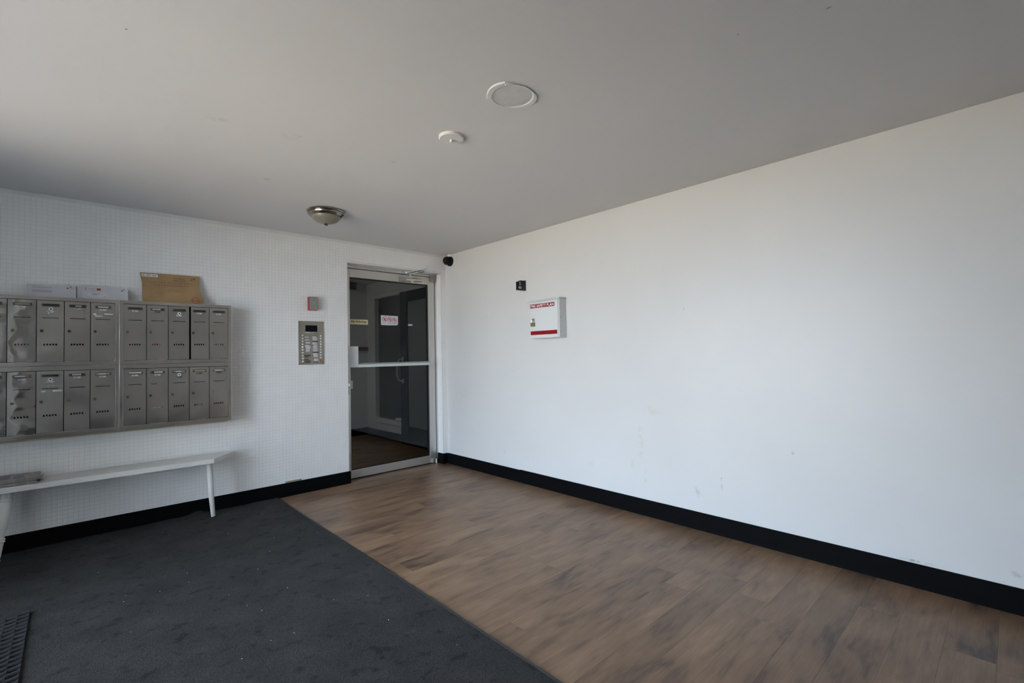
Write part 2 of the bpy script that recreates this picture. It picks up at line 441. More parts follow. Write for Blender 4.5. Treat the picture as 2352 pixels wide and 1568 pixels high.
def arc(cx, cz, r, n=20, a0=0, a1=2 * pi):
    return [(cx + r * cos(a0 + (a1 - a0) * i / n), cz + r * sin(a0 + (a1 - a0) * i / n)) for i in range(n)]

def flat(g, pts, y0, y1):
    """xz outline extruded from y0 (back) to y1 (front, smaller y)."""
    return g.prism(pts, lambda a, b: (a, y0, b), lambda a, b: (a, y1, b))

def project(P):
    d = Vector(P) - CAM_POS
    z = d.dot(CF)
    return 1176 + FPX * d.dot(CR) / z, 784 - FPX * d.dot(CU) / z

# ------------------------------------------------------------------ the setting
OX0, OX1, OZ = -1.142, -0.060, 2.113          # door opening in the tiled wall
DY = 0.100                                    # face of door leaf and frame
LYB = 2.55                                    # back wall of the lobby behind the door
LX = 0.294                                    # right wall of the lobby

g = G()
g.box(WX, OX0, 0, 0.095, 0, H); g.box(OX0, OX1, 0, 0.095, OZ, H); g.box(OX1, 0.0, 0, 0.2, 0, H)
g.box(WX, -1.19, 0.095, 0.2, 0, H); g.box(-1.19, OX1, 0.095, 0.2, OZ, H)
wall_left = struct(g.build('wall_left', M['grout']), 'white painted mosaic tile wall with the mailboxes and glass door')

wm = M['wall']
add_stains(wm, [
    ((0, -2.55, 0.77), (0.2, 0.10, 0.05), (0.62, 0.55, 0.44), 0.55, 18),
    ((0, -2.455, 0.53), (0.2, 0.035, 0.17), (0.62, 0.54, 0.42), 0.6, 14),
    ((0, -2.39, 0.37), (0.2, 0.03, 0.06), (0.58, 0.52, 0.43), 0.5, 25),
    ((0, -2.49, 0.27), (0.2, 0.02, 0.10), (0.62, 0.56, 0.46), 0.4, 30),
    ((0, -3.05, 0.34), (0.2, 0.011, 0.085), (0.25, 0.19, 0.13), 0.75, 22),
    ((0, -2.878, 0.245), (0.2, 0.035, 0.05), (0.38, 0.38, 0.39), 0.55, 45),
    ((0, -4.01, 0.128), (0.2, 0.085, 0.010), (0.10, 0.10, 0.10), 0.9, 55),
    ((0, -4.355, 0.175), (0.2, 0.03, 0.022), (0.22, 0.18, 0.16), 0.6, 40),
    ((0, -2.823, 1.492), (0.2, 0.010, 0.018), (0.28, 0.27, 0.26), 0.8, 60),
    ((0, -0.55, 0.22), (0.2, 0.02, 0.05), (0.60, 0.54, 0.45), 0.5, 30),
    ((0, -0.95, 0.25), (0.2, 0.03, 0.03), (0.55, 0.50, 0.44), 0.5, 40),
    ((0, -3.47, 0.59), (0.2, 0.012, 0.012), (0.30, 0.26, 0.24), 0.7, 60),
    ((0, -1.99, 0.30), (0.2, 0.05, 0.05), (0.60, 0.55, 0.48), 0.4, 22),
    ((0, -0.30, 0.80), (0.2, 0.14, 0.10), (0.62, 0.58, 0.52), 0.35, 26),
    ((0, -1.10, 1.05), (0.2, 0.01, 0.04), (0.5, 0.49, 0.47), 0.5, 50),
])
wall_right = struct(G().box(0, 0.18, BY, 0, 0, H).build('wall_right', wm), 'plain white painted wall with faint scuffs')
struct(G().box(WX, 0.18, BY - 0.18, BY, 0, H).build('wall_back', M['lobbywall']), 'wall behind the camera')

cm = M['ceil']
add_stains(cm, [
    ((-2.594, -1.886, H), (0.07, 0.05, 0.2), (0.42, 0.41, 0.40), 0.45, 20),
    ((-2.198, -1.217, H), (0.03, 0.05, 0.2), (0.40, 0.39, 0.38), 0.5, 30),
    ((-2.257, -1.925, H), (0.09, 0.06, 0.2), (0.45, 0.44, 0.43), 0.35, 18),
    ((-1.717, -1.97, H), (0.04, 0.03, 0.2), (0.45, 0.44, 0.43), 0.5, 30),
    ((-1.267, -3.995, H), (0.006, 0.018, 0.2), (0.08, 0.08, 0.08), 1.0, 12),
    ((-1.36, -3.746, H), (0.006, 0.006, 0.2), (0.10, 0.09, 0.09), 1.0, 12),
    ((-2.956, -2.371, H), (0.006, 0.006, 0.2), (0.12, 0.11, 0.1), 1.0, 12),
])
struct(G().box(WX - 0.1, 0.18, BY - 0.18, 0.2, H, H + 0.2).build('ceiling', cm), 'white painted ceiling with faint smudges')

# floor slab with individual planks, running along x
floor = struct(G().box(WX, 0.4, BY, LYB, -0.12, -0.006).build('floor', M['slab']), 'brown wood-look plank floor')
PW = 0.150
k = 0
yb = LYB
row_edges = []
y = -0.095 + PW * 18
while y > BY - PW:
    row_edges.append(y); y -= PW
for y1 in row_edges:
    y0 = max(y1 - PW, BY + 0.001); yt = min(y1, LYB)
    if yt - y0 < 0.02: continue
    xa_row = -1.92 if yt <= 0.12 else -1.5
    xb_row = -0.001 if yt <= 0.12 else LX
    x = xb_row + rng.uniform(0.05, 1.15)
    while x > xa_row:
        xs0, xs1 = max(x - 1.22, xa_row), min(x, xb_row)
        if xs1 - xs0 > 0.02:
            o = G().box(-(xs1 - xs0) / 2 + 0.00012, (xs1 - xs0) / 2 - 0.00012, -(yt - y0) / 2 + 0.00012, (yt - y0) / 2 - 0.00012,
                        -0.006, 0.0).build('plank', M['plank'], floor, bevel=0.0003, segs=1)
            o.location = ((xs0 + xs1) / 2, (y0 + yt) / 2, 0)
        x -= 1.22

# outside
struct(G().box(-40, WX - 0.08, -40, 30, -0.25, -0.06).build('ground_outside', M['ground']), 'sunlit paving outside the entrance')

# entrance front (left of the camera): solid pier, sill, header, mullions and panes
g = G()
g.box(WX - 0.16, WX, WY1, 0.2, -0.1, H); g.box(WX - 0.16, WX, WY0, WY1, 2.2, H)
g.box(WX - 0.16, WX, BY - 0.18, WY0, -0.1, H); g.box(WX - 0.16, WX, WY0, WY1, -0.1, 0.03)
struct(g.build('wall_entrance', M['lobbywall']), 'entrance wall with full height glazing')
win = G()
ys = [WY1, -2.2, WY0]
for yy in ys: win.box(WX - 0.11, WX - 0.05, yy - 0.025, yy + 0.025, 0.03, 2.2)
win.box(WX - 0.11, WX - 0.05, WY0, WY1, 0.03, 0.09); win.box(WX - 0.11, WX - 0.05, WY0, WY1, 2.14, 2.2)
w1 = struct(win.build('window_1', M['alu_dull'], bevel=0.002), 'glazed entrance front')
for a, b in zip(ys, ys[1:]):
    G().box(WX - 0.083, WX - 0.077, b + 0.025, a - 0.025, 0.09, 2.14).build('pane', M['clear'], w1)

# lobby beyond the glass door
LX0 = -2.2
struct(G().box(LX0, LX + 0.15, LYB, LYB + 0.15, 0, H).build('wall_lobby_back', M['lobbywall']))
struct(G().box(LX0 - 0.15, LX0, 0.2, LYB + 0.15, 0, H).build('wall_lobby_left', M['lobbywall']))
g = G()
g.box(LX, LX + 0.15, 2.275, LYB, 0, H); g.box(LX, LX + 0.15, 1.45, 2.275, 0, 0.275); g.box(LX, LX + 0.15, 1.45, 2.275, 2.085, H)
g.box(LX, LX + 0.15, 0.2, 1.45, 0, H)
struct(g.build('wall_lobby_right', M['lobbywall']))
struct(G().box(0.0, LX + 0.15, 0.12, 0.2, 0, H).build('wall_lobby_return', M['lobbywall']))
struct(G().box(LX0, LX + 0.15, 0.2, LYB + 0.15, H, H + 0.2).build('ceiling_lobby', M['ceil']))
struct(G().box(LX0, LX, LYB - 0.012, LYB, 0, 0.11).build('baseboard_lobby_back', M['base'], bevel=0.003))
struct(G().box(LX - 0.012, LX, 1.45, LYB - 0.012, 0, 0.11).build('baseboard_lobby_right', M['base'], bevel=0.003))
# recessed dark window in the lobby wall
w2 = struct(G().box(LX + 0.05, LX + 0.07, 1.45, 2.275, 0.275, 2.085).build('window_2', M['lobbydark']), 'dark glazed panel in lobby wall')
fr = G()
fr.box(LX - 0.012, LX + 0.05, 2.255, 2.33, 0.215, 2.14); fr.box(LX - 0.012, LX + 0.05, 1.46, 2.255, 2.075, 2.14)
fr.box(LX - 0.012, LX + 0.05, 1.46, 2.255, 0.215, 0.285)
fr.build('window_frame', M['lobbywall'], w2, bevel=0.003)
G().box(LX - 0.02, LX + 0.05, 1.46, 1.66, 0.300, 0.325).build('ledge', M['whitep'], w2, bevel=0.003)
# black framed lobby door
d2 = struct(G().box(LX - 0.03, LX - 0.022, 0.75, 1.265, 0.25, 1.94).build('door_2', M['smoke']), 'black framed lobby door')
G().box(LX - 0.05, LX - 0.001, 1.265, 1.445, 0.004, 2.085).build('stile', M['base'], d2, bevel=0.003)
G().box(LX - 0.05, LX - 0.001, 0.62, 0.75, 0.004, 2.085).build('stile', M['base'], d2, bevel=0.003)
G().box(LX - 0.05, LX - 0.001, 0.75, 1.265, 1.94, 2.085).build('rail', M['base'], d2, bevel=0.003)
G().box(LX - 0.05, LX - 0.001, 0.75, 1.265, 0.004, 0.25).build('rail', M['base'], d2, bevel=0.003)
hg = G().tube([(LX - 0.05, 1.375, 1.16), (LX - 0.10, 1.39, 1.15), (LX - 0.105, 1.44, 1.10), (LX - 0.105, 1.44, 0.92), (LX - 0.10, 1.39, 0.87), (LX - 0.05, 1.375, 0.86)], 0.011, 10)
hg.lathe([(0.03, 0), (0.03, -0.012), (0.0, -0.014)], (LX - 0.05, 1.375, 1.16), 'x', 16)
hg.lathe([(0.03, 0), (0.03, -0.012), (0.0, -0.014)], (LX - 0.05, 1.375, 0.86), 'x', 16)
hg.build('pull_handle', M['alu_dull'], d2, smooth=True)

# ------------------------------------------------------------------ mosaic tiles on the left wall
TP = 0.0267
def tile_geom(x0, x1, z0, z1, h=0.0009, b=0.0024, gp=0.0009, jx=0, jz=0):
    a, c, d, e = x0 + gp, x1 - gp, z0 + gp, z1 - gp
    v = [(a, 0, d), (c, 0, d), (c, 0, e), (a, 0, e),
         (a + b, -h + jx, d + b), (c - b, -h - jx, d + b), (c - b, -h + jz, e - b), (a + b, -h - jz, e - b)]
    f = [(4, 5, 6, 7), (0, 1, 5, 4), (1, 2, 6, 5), (2, 3, 7, 6), (3, 0, 4, 7)]
    return v, f
cells = []
nx = int(-WX / TP); nz = int((H - 0.10) / TP)
for i in range(nx):
    x1 = -i * TP; x0 = x1 - TP
    for j in range(nz + 1):
        z0 = 0.105 + j * TP; z1 = z0 + TP
        if z1 > H - 0.002: continue
        if x0 > OX0 - 0.003 and x1 < OX1 + 0.003 and z0 < OZ: continue
        if x0 < OX0 < x1 and z0 < OZ: x1c, x0c = OX0, x0
        elif x0 < OX1 < x1 and z0 < OZ: x1c, x0c = x1, OX1
        else: x1c, x0c = x1, x0
        if x1c - x0c < 0.008: continue
        z0c = z0
        if OX0 < (x0 + x1) / 2 < OX1 and z0 < OZ < z1: z0c = OZ
        if z1 - z0c < 0.006: continue
        if -3.50 < x0 and x1 < -2.17 and 0.74 < z0 and z1 < 1.61: continue      # behind the mailboxes
        if -1.722 < x0 and x1 < -1.575 and j == 0: continue                     # broken row above the base
        cells.append((x0c, x1c, z0c, z1))
def cell_area(c):
    P = [project((x, 0, z)) for x, z in ((c[0], c[2]), (c[1], c[2]), (c[1], c[3]), (c[0], c[3]))]
    if not all(0 <= p[0] <= 2352 and 0 <= p[1] <= 1568 for p in P): return 0
    if -3.55 < c[0] < -2.13 and 0.70 < c[2] < 1.65: return 0
    if -3.7 < c[0] < -2.2 and 0.36 < c[2] < 0.47: return 0
    return abs(sum(P[i][0] * P[(i + 1) % 4][1] - P[(i + 1) % 4][0] * P[i][1] for i in range(4))) / 2
cells.sort(key=cell_area, reverse=True)
big, rest = cells[:300], cells[300:]
tile_meshes = {}
for c in big:
    key = (round(c[1] - c[0], 4), round(c[3] - c[2], 4), rng.randrange(6))
    if key not in tile_meshes:
        w, h = key[0] / 2, key[1] / 2
        v, f = tile_geom(-w, w, -h, h, jx=rng.uniform(-1, 1) * 0.00012, jz=rng.uniform(-1, 1) * 0.00012)
        gg = G(); gg.v = v; gg.f = f
        tile_meshes[key] = gg.mesh('tile', M['tile'])
    o = link('tile', tile_meshes[key], wall_left)
    o.location = ((c[0] + c[1]) / 2, -0.0001, (c[2] + c[3]) / 2)
vv, ff = [], []
for c in rest:
    v, f = tile_geom(*c, jx=rng.uniform(-1, 1) * 0.00012, jz=rng.uniform(-1, 1) * 0.00012)
    n = len(vv); vv += [(a, b - 0.0001, d) for a, b, d in v]; ff += [tuple(n + i for i in q) for q in f]
# tiles on the right-hand door reveal (they face -x)
nr = 3
for i in range(nr):
    ya = 0.012 + i * TP
    for j in range(nz):
        z0 = 0.105 + j * TP
        if z0 + TP > OZ: continue
        v, f = tile_geom(ya, ya + TP, z0, z0 + TP, jx=rng.uniform(-1, 1) * 0.00012)
        n = len(vv); vv += [(OX1 + b - 0.0001, a, d) for a, b, d in v]; ff += [tuple(n + i2 for i2 in reversed(q)) for q in f]
gg = G(); gg.v, gg.f = vv, ff
me = bpy.data.meshes.new('small_tiles'); me.from_pydata(vv, [], ff); me.materials.append(M['tile'])
o = link('small_tiles', me, wall_left); o['kind'] = 'stuff'
G().box(-1.719, -1.582, -0.002, 0.0, 0.11, 0.129).build('bare_patch', M['bare'], wall_left)

# ------------------------------------------------------------------ black baseboards
BT, BH = 0.010, 0.116
def base_profile_run(name, p0, p1, nrm, hgt=BH, parent=None, m='base'):
    """vinyl base with a small toe, swept from p0 to p1 (2-D points), nrm points into the room."""
    prof = [(0, 0), (0.0108, 0), (0.0104, 0.012), (BT, 0.02), (BT, hgt - 0.006), (BT - 0.003, hgt - 0.001), (0.002, hgt), (0, hgt)]
    gq = G(); n = len(prof)
    for p in (p0, p1):
        gq.v += [(p[0] + nrm[0] * a, p[1] + nrm[1] * a, b) for a, b in prof]
    for i in range(n):
        j = (i + 1) % n
        gq.f.append((i, j, n + j, n + i))
    gq.f.append(tuple(range(n))); gq.f.append(tuple(range(2 * n - 1, n - 1, -1)))
    return gq.build(name, M[m], parent)
b1 = struct(base_profile_run('baseboard_left', (WX, -0.001), (OX0 + 0.004, -0.001), (0, -1)), 'black vinyl baseboard under the tiled wall')
base_profile_run('end_return', (OX0 + 0.012, -0.011), (OX0 + 0.012, 0.09), (-1, 0), 0.113, b1)
b2 = struct(base_profile_run('baseboard_right', (-0.001, -1.164), (-0.001, -0.011), (-1, 0), 0.113), 'black vinyl baseboard along the plain white wall')
base_profile_run('baseboard_strip', (-0.001, BY), (-0.001, -1.165), (-1, 0), 0.117, b2)
b3 = struct(base_profile_run('baseboard_reveal', (OX1, 0.092), (OX1, -0.008), (-1, 0), 0.113), 'black vinyl base on the door reveal')
base_profile_run('baseboard_strip', (OX1 - 0.010, -0.001), (-0.011, -0.001), (0, -1), 0.113, b3)

# ------------------------------------------------------------------ glass door
fr = G()
fr.box(-1.19, -1.160, 0.096, 0.16, 0.0, OZ); fr.box(-0.078, OX1, 0.098, 0.16, 0.0, OZ); fr.box(-1.160, -0.078, 0.098, 0.16, 2.084, OZ)
struct(fr.build('trim_1', M['alu'], bevel=0.002), 'aluminium frame around the glass door')
DL, DR, DT, DB = -1.157, -0.0855, 2.078, 0.013
GL, GR, GT, GB = -1.075, -0.167, 1.993, 0.092
door = bpy.data.objects.new('door_1', None); COL.objects.link(door); door.location = (DL, DY, 0)
struct(door, 'aluminium framed glass door with a push bar')
def D(gm): gm.v = [(a - DL, b - DY, c) for a, b, c in gm.v]; return gm
D(G().box(DL, GL, DY, DY + 0.044, DB, DT)).build('stile', M['alu'], door, bevel=0.0025)
D(G().box(GR, DR, DY, DY + 0.044, DB, DT)).build('stile', M['alu'], door, bevel=0.0025)
D(G().box(GL, GR, DY + 0.001, DY + 0.043, GT, DT)).build('rail', M['alu'], door, bevel=0.002)
D(G().box(GL, GR, DY + 0.001, DY + 0.043, DB, GB)).build('rail', M['alu'], door, bevel=0.002)
D(G().box(GL, GR, DY + 0.020, DY + 0.026, GB, GT)).build('pane', M['glass'], door)
gk = G()
for a, b, c, d in ((GL, GL + 0.004, GB, GT), (GR - 0.010, GR, GB, GT), (GL, GR, GT - 0.009, GT), (GL, GR, GB, GB + 0.004)):
    gk.box(a, b, DY + 0.012, DY + 0.034, c, d)
D(gk).build('gasket', M['gasket'], door)
D(G().box(GL + 0.002, GR - 0.002, DY + 0.008, DY + 0.04, 0.0005, 0.0125)).build('sweep', M['gasket'], door)
# panic bar
D(G().box(-1.1375, -1.016, 0.045, DY, 1.100, 1.306)).build('latch_housing', M['greybox'], door, bevel=0.004)
pb = D(G().box(-1.017, -0.197, 0.040, 0.066, 1.098, 1.1265)).build('push_bar', mat('pale_bar', (0.60, 0.66, 0.63), 0.3), door, bevel=0.004)
D(G().box(-1.017, -0.19, 0.066, 0.080, 1.104, 1.140)).build('bar_backing', M['alu_dull'], door, bevel=0.002)
pv = G().tube([(-0.197, 0.055, 1.112), (-0.150, 0.055, 1.112)], 0.014, 14).box(-0.166, -0.150, 0.05, DY, 1.098, 1.126)
D(pv).build('bar_pivot', M['chrome'], door, smooth=True)
# lock hardware
lp = G(); flat(lp, [(-1.118, 1.082)] + [(-1.0895, 1.082)] + arc(-1.0955, 0.84, 0.006, 5, 0, -pi / 2) + [(-1.118, 0.834)], DY, DY - 0.003)
lpo = D(lp).build('lock_plate', mat('worn_bronze', (0.36, 0.31, 0.25), 0.45, 0.6, var=0.2, vscale=40), door)
cy = G().lathe([(0.019, 0), (0.019, -0.008), (0.015, -0.011), (0.0, -0.011)], (-1.103, DY - 0.003, 0.926), 'y', 20)
D(cy).build('lock_cylinder', M['chrome'], door, smooth=True)
D(G().box(-1.0735, -1.046, DY + 0.012, DY + 0.020, 0.888, 0.968)).build('glass_tab', mat('pale_tab', (0.52, 0.57, 0.55), 0.5), door, bevel=0.002)
# pivots
pt = G().box(-0.150, -0.094, 0.080, DY, 2.028, 2.098).tube([(-0.094, 0.083, 2.024), (-0.094, 0.083, 2.102)], 0.013, 16)
D(pt).build('top_pivot', M['nickel'], door, smooth=True)
pt = G().box(-0.145, -0.094, 0.082, DY, 0.012, 0.055).tube([(-0.094, 0.085, 0.004), (-0.094, 0.085, 0.052)], 0.011, 16)
D(pt).build('bottom_pivot', M['alu'], door, smooth=True)
# door closer
cl = door_closer = G().box(-0.525, -0.462, 0.056, DY, 2.000, 2.046)
clo = D(cl).build('closer_block', M['alu_dull'], door, bevel=0.004)
D(G().tube([(-0.462, 0.077, 2.026), (-0.268, 0.077, 2.032), (-0.262, 0.077, 2.032)], [0.021, 0.021, 0.016], 18)).build('closer_body', M['alu'], door, smooth=True)
D(G().lathe([(0.016, 0), (0.018, -0.010), (0.013, -0.020), (0, -0.021)], (-0.385, 0.075, 2.012), 'z', 16)).build('adjuster_cap', mat('brass_yellow', (0.52, 0.45, 0.20), 0.4), door, smooth=True)
am = G().tube([(-0.405, 0.076, 2.045), (-0.405, 0.076, 2.098)], 0.012, 12)
am.tube([(-0.405, 0.076, 2.088), (-0.395, 0.0, 2.086), (-0.374, -0.115, 2.090), (-0.366, -0.160, 2.092)], [0.012, 0.011, 0.009, 0.009], 10)
D(am).build('closer_main_arm', M['chrome'], door, smooth=True)
fa = G().tube([(-0.366, -0.160, 2.102), (-0.410, -0.03, 2.104), (-0.452, 0.092, 2.102)], [0.008, 0.009, 0.008], 10)
fa.tube([(-0.366, -0.160, 2.082), (-0.366, -0.160, 2.114)], 0.013, 12).box(-0.500, -0.435, 0.084, 0.098, 2.090, 2.112)
D(fa).build('closer_forearm', M['chrome'], door, smooth=True)

# ---- stickers on the door glass
SY = DY + 0.0195
t = thing('no_soliciting_sign', 'cream plate reading No Soliciting on the glass door', 'sign', (-1.068, SY, 1.526))
G().box(0, 0.190, -0.003, 0, 0, 0.051).build('plate', M['cream'], t, bevel=0.0008)
text_mesh('lettering', 'No Soliciting', 0.014, 0.170, 0.014, 0.040, -0.003, M['black_ink'], t, bold=0.018)

t = thing('no_smoking_sign', 'white sticker with three red prohibition circles on the door glass', 'sign', (-0.733, SY, 1.528))
pts = [(0.004, 0), (0.178, 0.0005), (0.190, 0.006), (0.197, 0.016), (0.197, 0.099), (0.0, 0.102), (0.0, 0.004)]
flat(G(), pts, 0, -0.001).build('sticker', M['paper'], t)
ring = G(); blk = G()
for i, cx in enumerate((0.040, 0.100, 0.158)):
    cz = 0.062 - i * 0.0025; r1, r2, n = 0.027, 0.0225, 28
    n0 = len(ring.v)
    for kk in range(n):
        a = 2 * pi * kk / n
        for r in (r1, r2):
            for yy in (-0.001, -0.0017): ring.v.append((cx + r * cos(a), yy, cz + r * sin(a)))
    for kk in range(n):
        p, q = n0 + 4 * kk, n0 + 4 * ((kk + 1) % n)
        ring.f += [(p + 1, q + 1, q + 3, p + 3), (p, q, q + 1, p + 1), (p + 2, p + 3, q + 3, q + 2)]
    dx = 0.0235 * cos(pi / 4); w = 0.0022
    flat(ring, [(cx - dx - w, cz + dx - w), (cx + dx - w, cz - dx - w), (cx + dx + w, cz - dx + w), (cx - dx + w, cz + dx + w)], -0.001, -0.0018)
    if i == 0:                                     # leaf pictogram
        flat(blk, [(cx - 0.010, cz - 0.013), (cx + 0.008, cz - 0.013), (cx + 0.008, cz - 0.009), (cx - 0.010, cz - 0.009)], -0.001, -0.0015)
        for a in (0.35, 0.9, 1.57, 2.25, 2.8):
            tip = (cx + 0.015 * cos(a), cz - 0.004 + 0.018 * sin(a)); px, pz = -sin(a) * 0.003, cos(a) * 0.003
            mid = (cx + 0.007 * cos(a), cz - 0.004 + 0.008 * sin(a))
            flat(blk, [(cx, cz - 0.006), (mid[0] - px, mid[1] - pz), tip, (mid[0] + px, mid[1] + pz)], -0.001, -0.0015)
    else:                                          # cigarette pictogram with smoke
        flat(blk, [(cx - 0.018, cz - 0.004), (cx + 0.012, cz - 0.004), (cx + 0.012, cz + 0.0005), (cx - 0.018, cz + 0.0005)], -0.001, -0.0015)
        for kk in range(3):
            zz = cz + 0.006 + 0.0045 * kk
            flat(blk, [(cx + 0.001 - 0.002 * kk, zz), (cx + 0.015 - 0.003 * kk, zz - 0.004), (cx + 0.015 - 0.003 * kk, zz - 0.0022), (cx + 0.001 - 0.002 * kk, zz + 0.002)], -0.001, -0.0015)
for a, b in ((0.015, 0.050), (0.064, 0.090), (0.094, 0.122), (0.126, 0.186)):
    flat(blk, rect(a, b, 0.018, 0.0215), -0.001, -0.0015)
ring.build('prohibition_rings', M['red_ink'], t); blk.build('pictograms', M['black_ink'], t)['kind'] = 'stuff'
tag(flat(G(), [(-0.4165, 1.530), (-0.385, 1.529), (-0.357, 1.533), (-0.364, 1.546), (-0.412, 1.547)], SY, SY - 0.001).build('tape_scrap', M['paper']),
    'torn white scrap of tape on the door glass', 'tape')

# ------------------------------------------------------------------ mailboxes
MY = -0.12         # face of the mailbox frames
DWD = 0.1285       # pitch of the doors
ZU, ZM, ZL = 1.630, 1.179, 0.722
def trap(cx, z0, up, w=0.0108, h=0.0122, tipw=0.0042):
    a = [(cx - w / 2, z0), (cx + w / 2, z0), (cx + tipw / 2, z0 + h), (cx - tipw / 2, z0 + h)]
    return a if up else [(x, 2 * z0 + h - z) for x, z in reversed(a)]
DH = 0.3945
def make_door(parent, x0, kind, zb, width=None):
    """one mailbox door; x0 = left edge (local), zb = bottom."""
    w = (width or DWD - 0.0034); off = DWD - 0.0034 - w
    holes = []
    sl, sr = 0.026 - off, 0.101 - off
    if kind.get('shortslot'): sr = sl + 0.034
    holes.append(rect(sl, sr, 0.281, 0.2845))
    for i in range(5):
        holes.append(trap(0.0345 - off + i * 0.0137, 0.1045, i % 2 == 0))
    d = holed_plate('door', rect(0, w, 0, DH), holes, 0, -0.0022, M['dented' if kind.get('dent') else 'steel'], parent)
    d.location = (x0 + off, 0, zb)
    return d, off
hold_cache = {}
def finish_door(d, off, kind):
    # name holder: little pressed frame
    if 'holder' not in hold_cache:
        h = G()
        for a, b, c, e in ((0, 0.083, 0, 0.0045), (0, 0.083, 0.0145, 0.0185), (0, 0.007, 0.0045, 0.0145), (0.076, 0.083, 0.0045, 0.0145)):
            h.box(a, b, -0.0075, -0.0022, c, e)
        hold_cache['holder'] = h.mesh('name_holder', M['nickel'], 0.0014, segs=2)
        hold_cache['lock'] = G().lathe([(0.0086, -0.002), (0.0086, -0.0055), (0.0068, -0.0070), (0.003, -0.0062), (0, -0.0062)], (0, 0, 0), 'y', 18).mesh('lock', M['oldbrass'], smooth=True)
        hold_cache['lock2'] = G().lathe([(0.0086, -0.002), (0.0086, -0.0055), (0.0068, -0.0070), (0.003, -0.0062), (0, -0.0062)], (0, 0, 0), 'y', 18).mesh('lock', M['chrome'], smooth=True)
        rg = G().lathe([(0.0115, -0.002), (0.0115, -0.0045), (0.0095, -0.006), (0.0065, -0.0045), (0.0, -0.0045)], (0, 0, 0), 'y', 20)
        hold_cache['ring'] = rg.mesh('master_lock', M['whitep'], smooth=True)
        hold_cache['core'] = G().lathe([(0.0045, -0.0045), (0.0045, -0.0062), (0, -0.0062)], (0, 0, 0), 'y', 14).mesh('keyhole', M['dark'], smooth=True)
        hold_cache['slit'] = G().box(-0.0008, 0.0008, -0.0068, -0.0058, -0.004, 0.004).mesh('key_slit', M['dark'])
    hx = 0.0225 - off
    o = link('name_holder', hold_cache['holder'], d); o.location = (hx, 0, 0.357)
    card = {'dark': 'dark_card', 'white': 'label', 'tan': 'tan_card'}[kind['card']]
    G().box(hx + 0.007, hx + 0.076, -0.0036, -0.0022, 0.3615, 0.3715).build('name_card', M[card], d)
    if kind.get('strip'):
        a, b = kind['strip']
        G().box(hx + a, hx + b, -0.0042, -0.0036, 0.3625, 0.3705).build('name_strip', M['paper'], d)
    o = link('lock', hold_cache['lock2' if kind.get('newlock') else 'lock'], d); o.location = (0.0225 - off, 0, 0.199)
    if kind.get('apt', 1):
        zz = 0.343 if not kind.get('ring') else 0.321
        s = G().box(0.046 - off, 0.046 - off + 0.033, -0.0028, -0.0022, zz, zz + 0.0085).build('apartment_sticker', M['label'] if kind.get('apt', 1) == 1 else M['dark_card'], d)
        G().box(0.050 - off, 0.064 - off, -0.0031, -0.0028, zz + 0.003, zz + 0.0055).build('sticker_print', M['black_ink'] if kind.get('apt', 1) == 1 else M['grey_ink'], d)
    if kind.get('ring'):
        o = link('master_lock', hold_cache['ring'], d); o.location = (0.064 - off, 0, 0.341)
        o2 = link('keyhole', hold_cache['core'], d); o2.location = (0.064 - off, 0, 0.341)
    for (a, b, c, e) in kind.get('residue', []):
        G().box(a - off, b - off, -0.0026, -0.0022, c, e).build('tape_residue', M['label'], d)
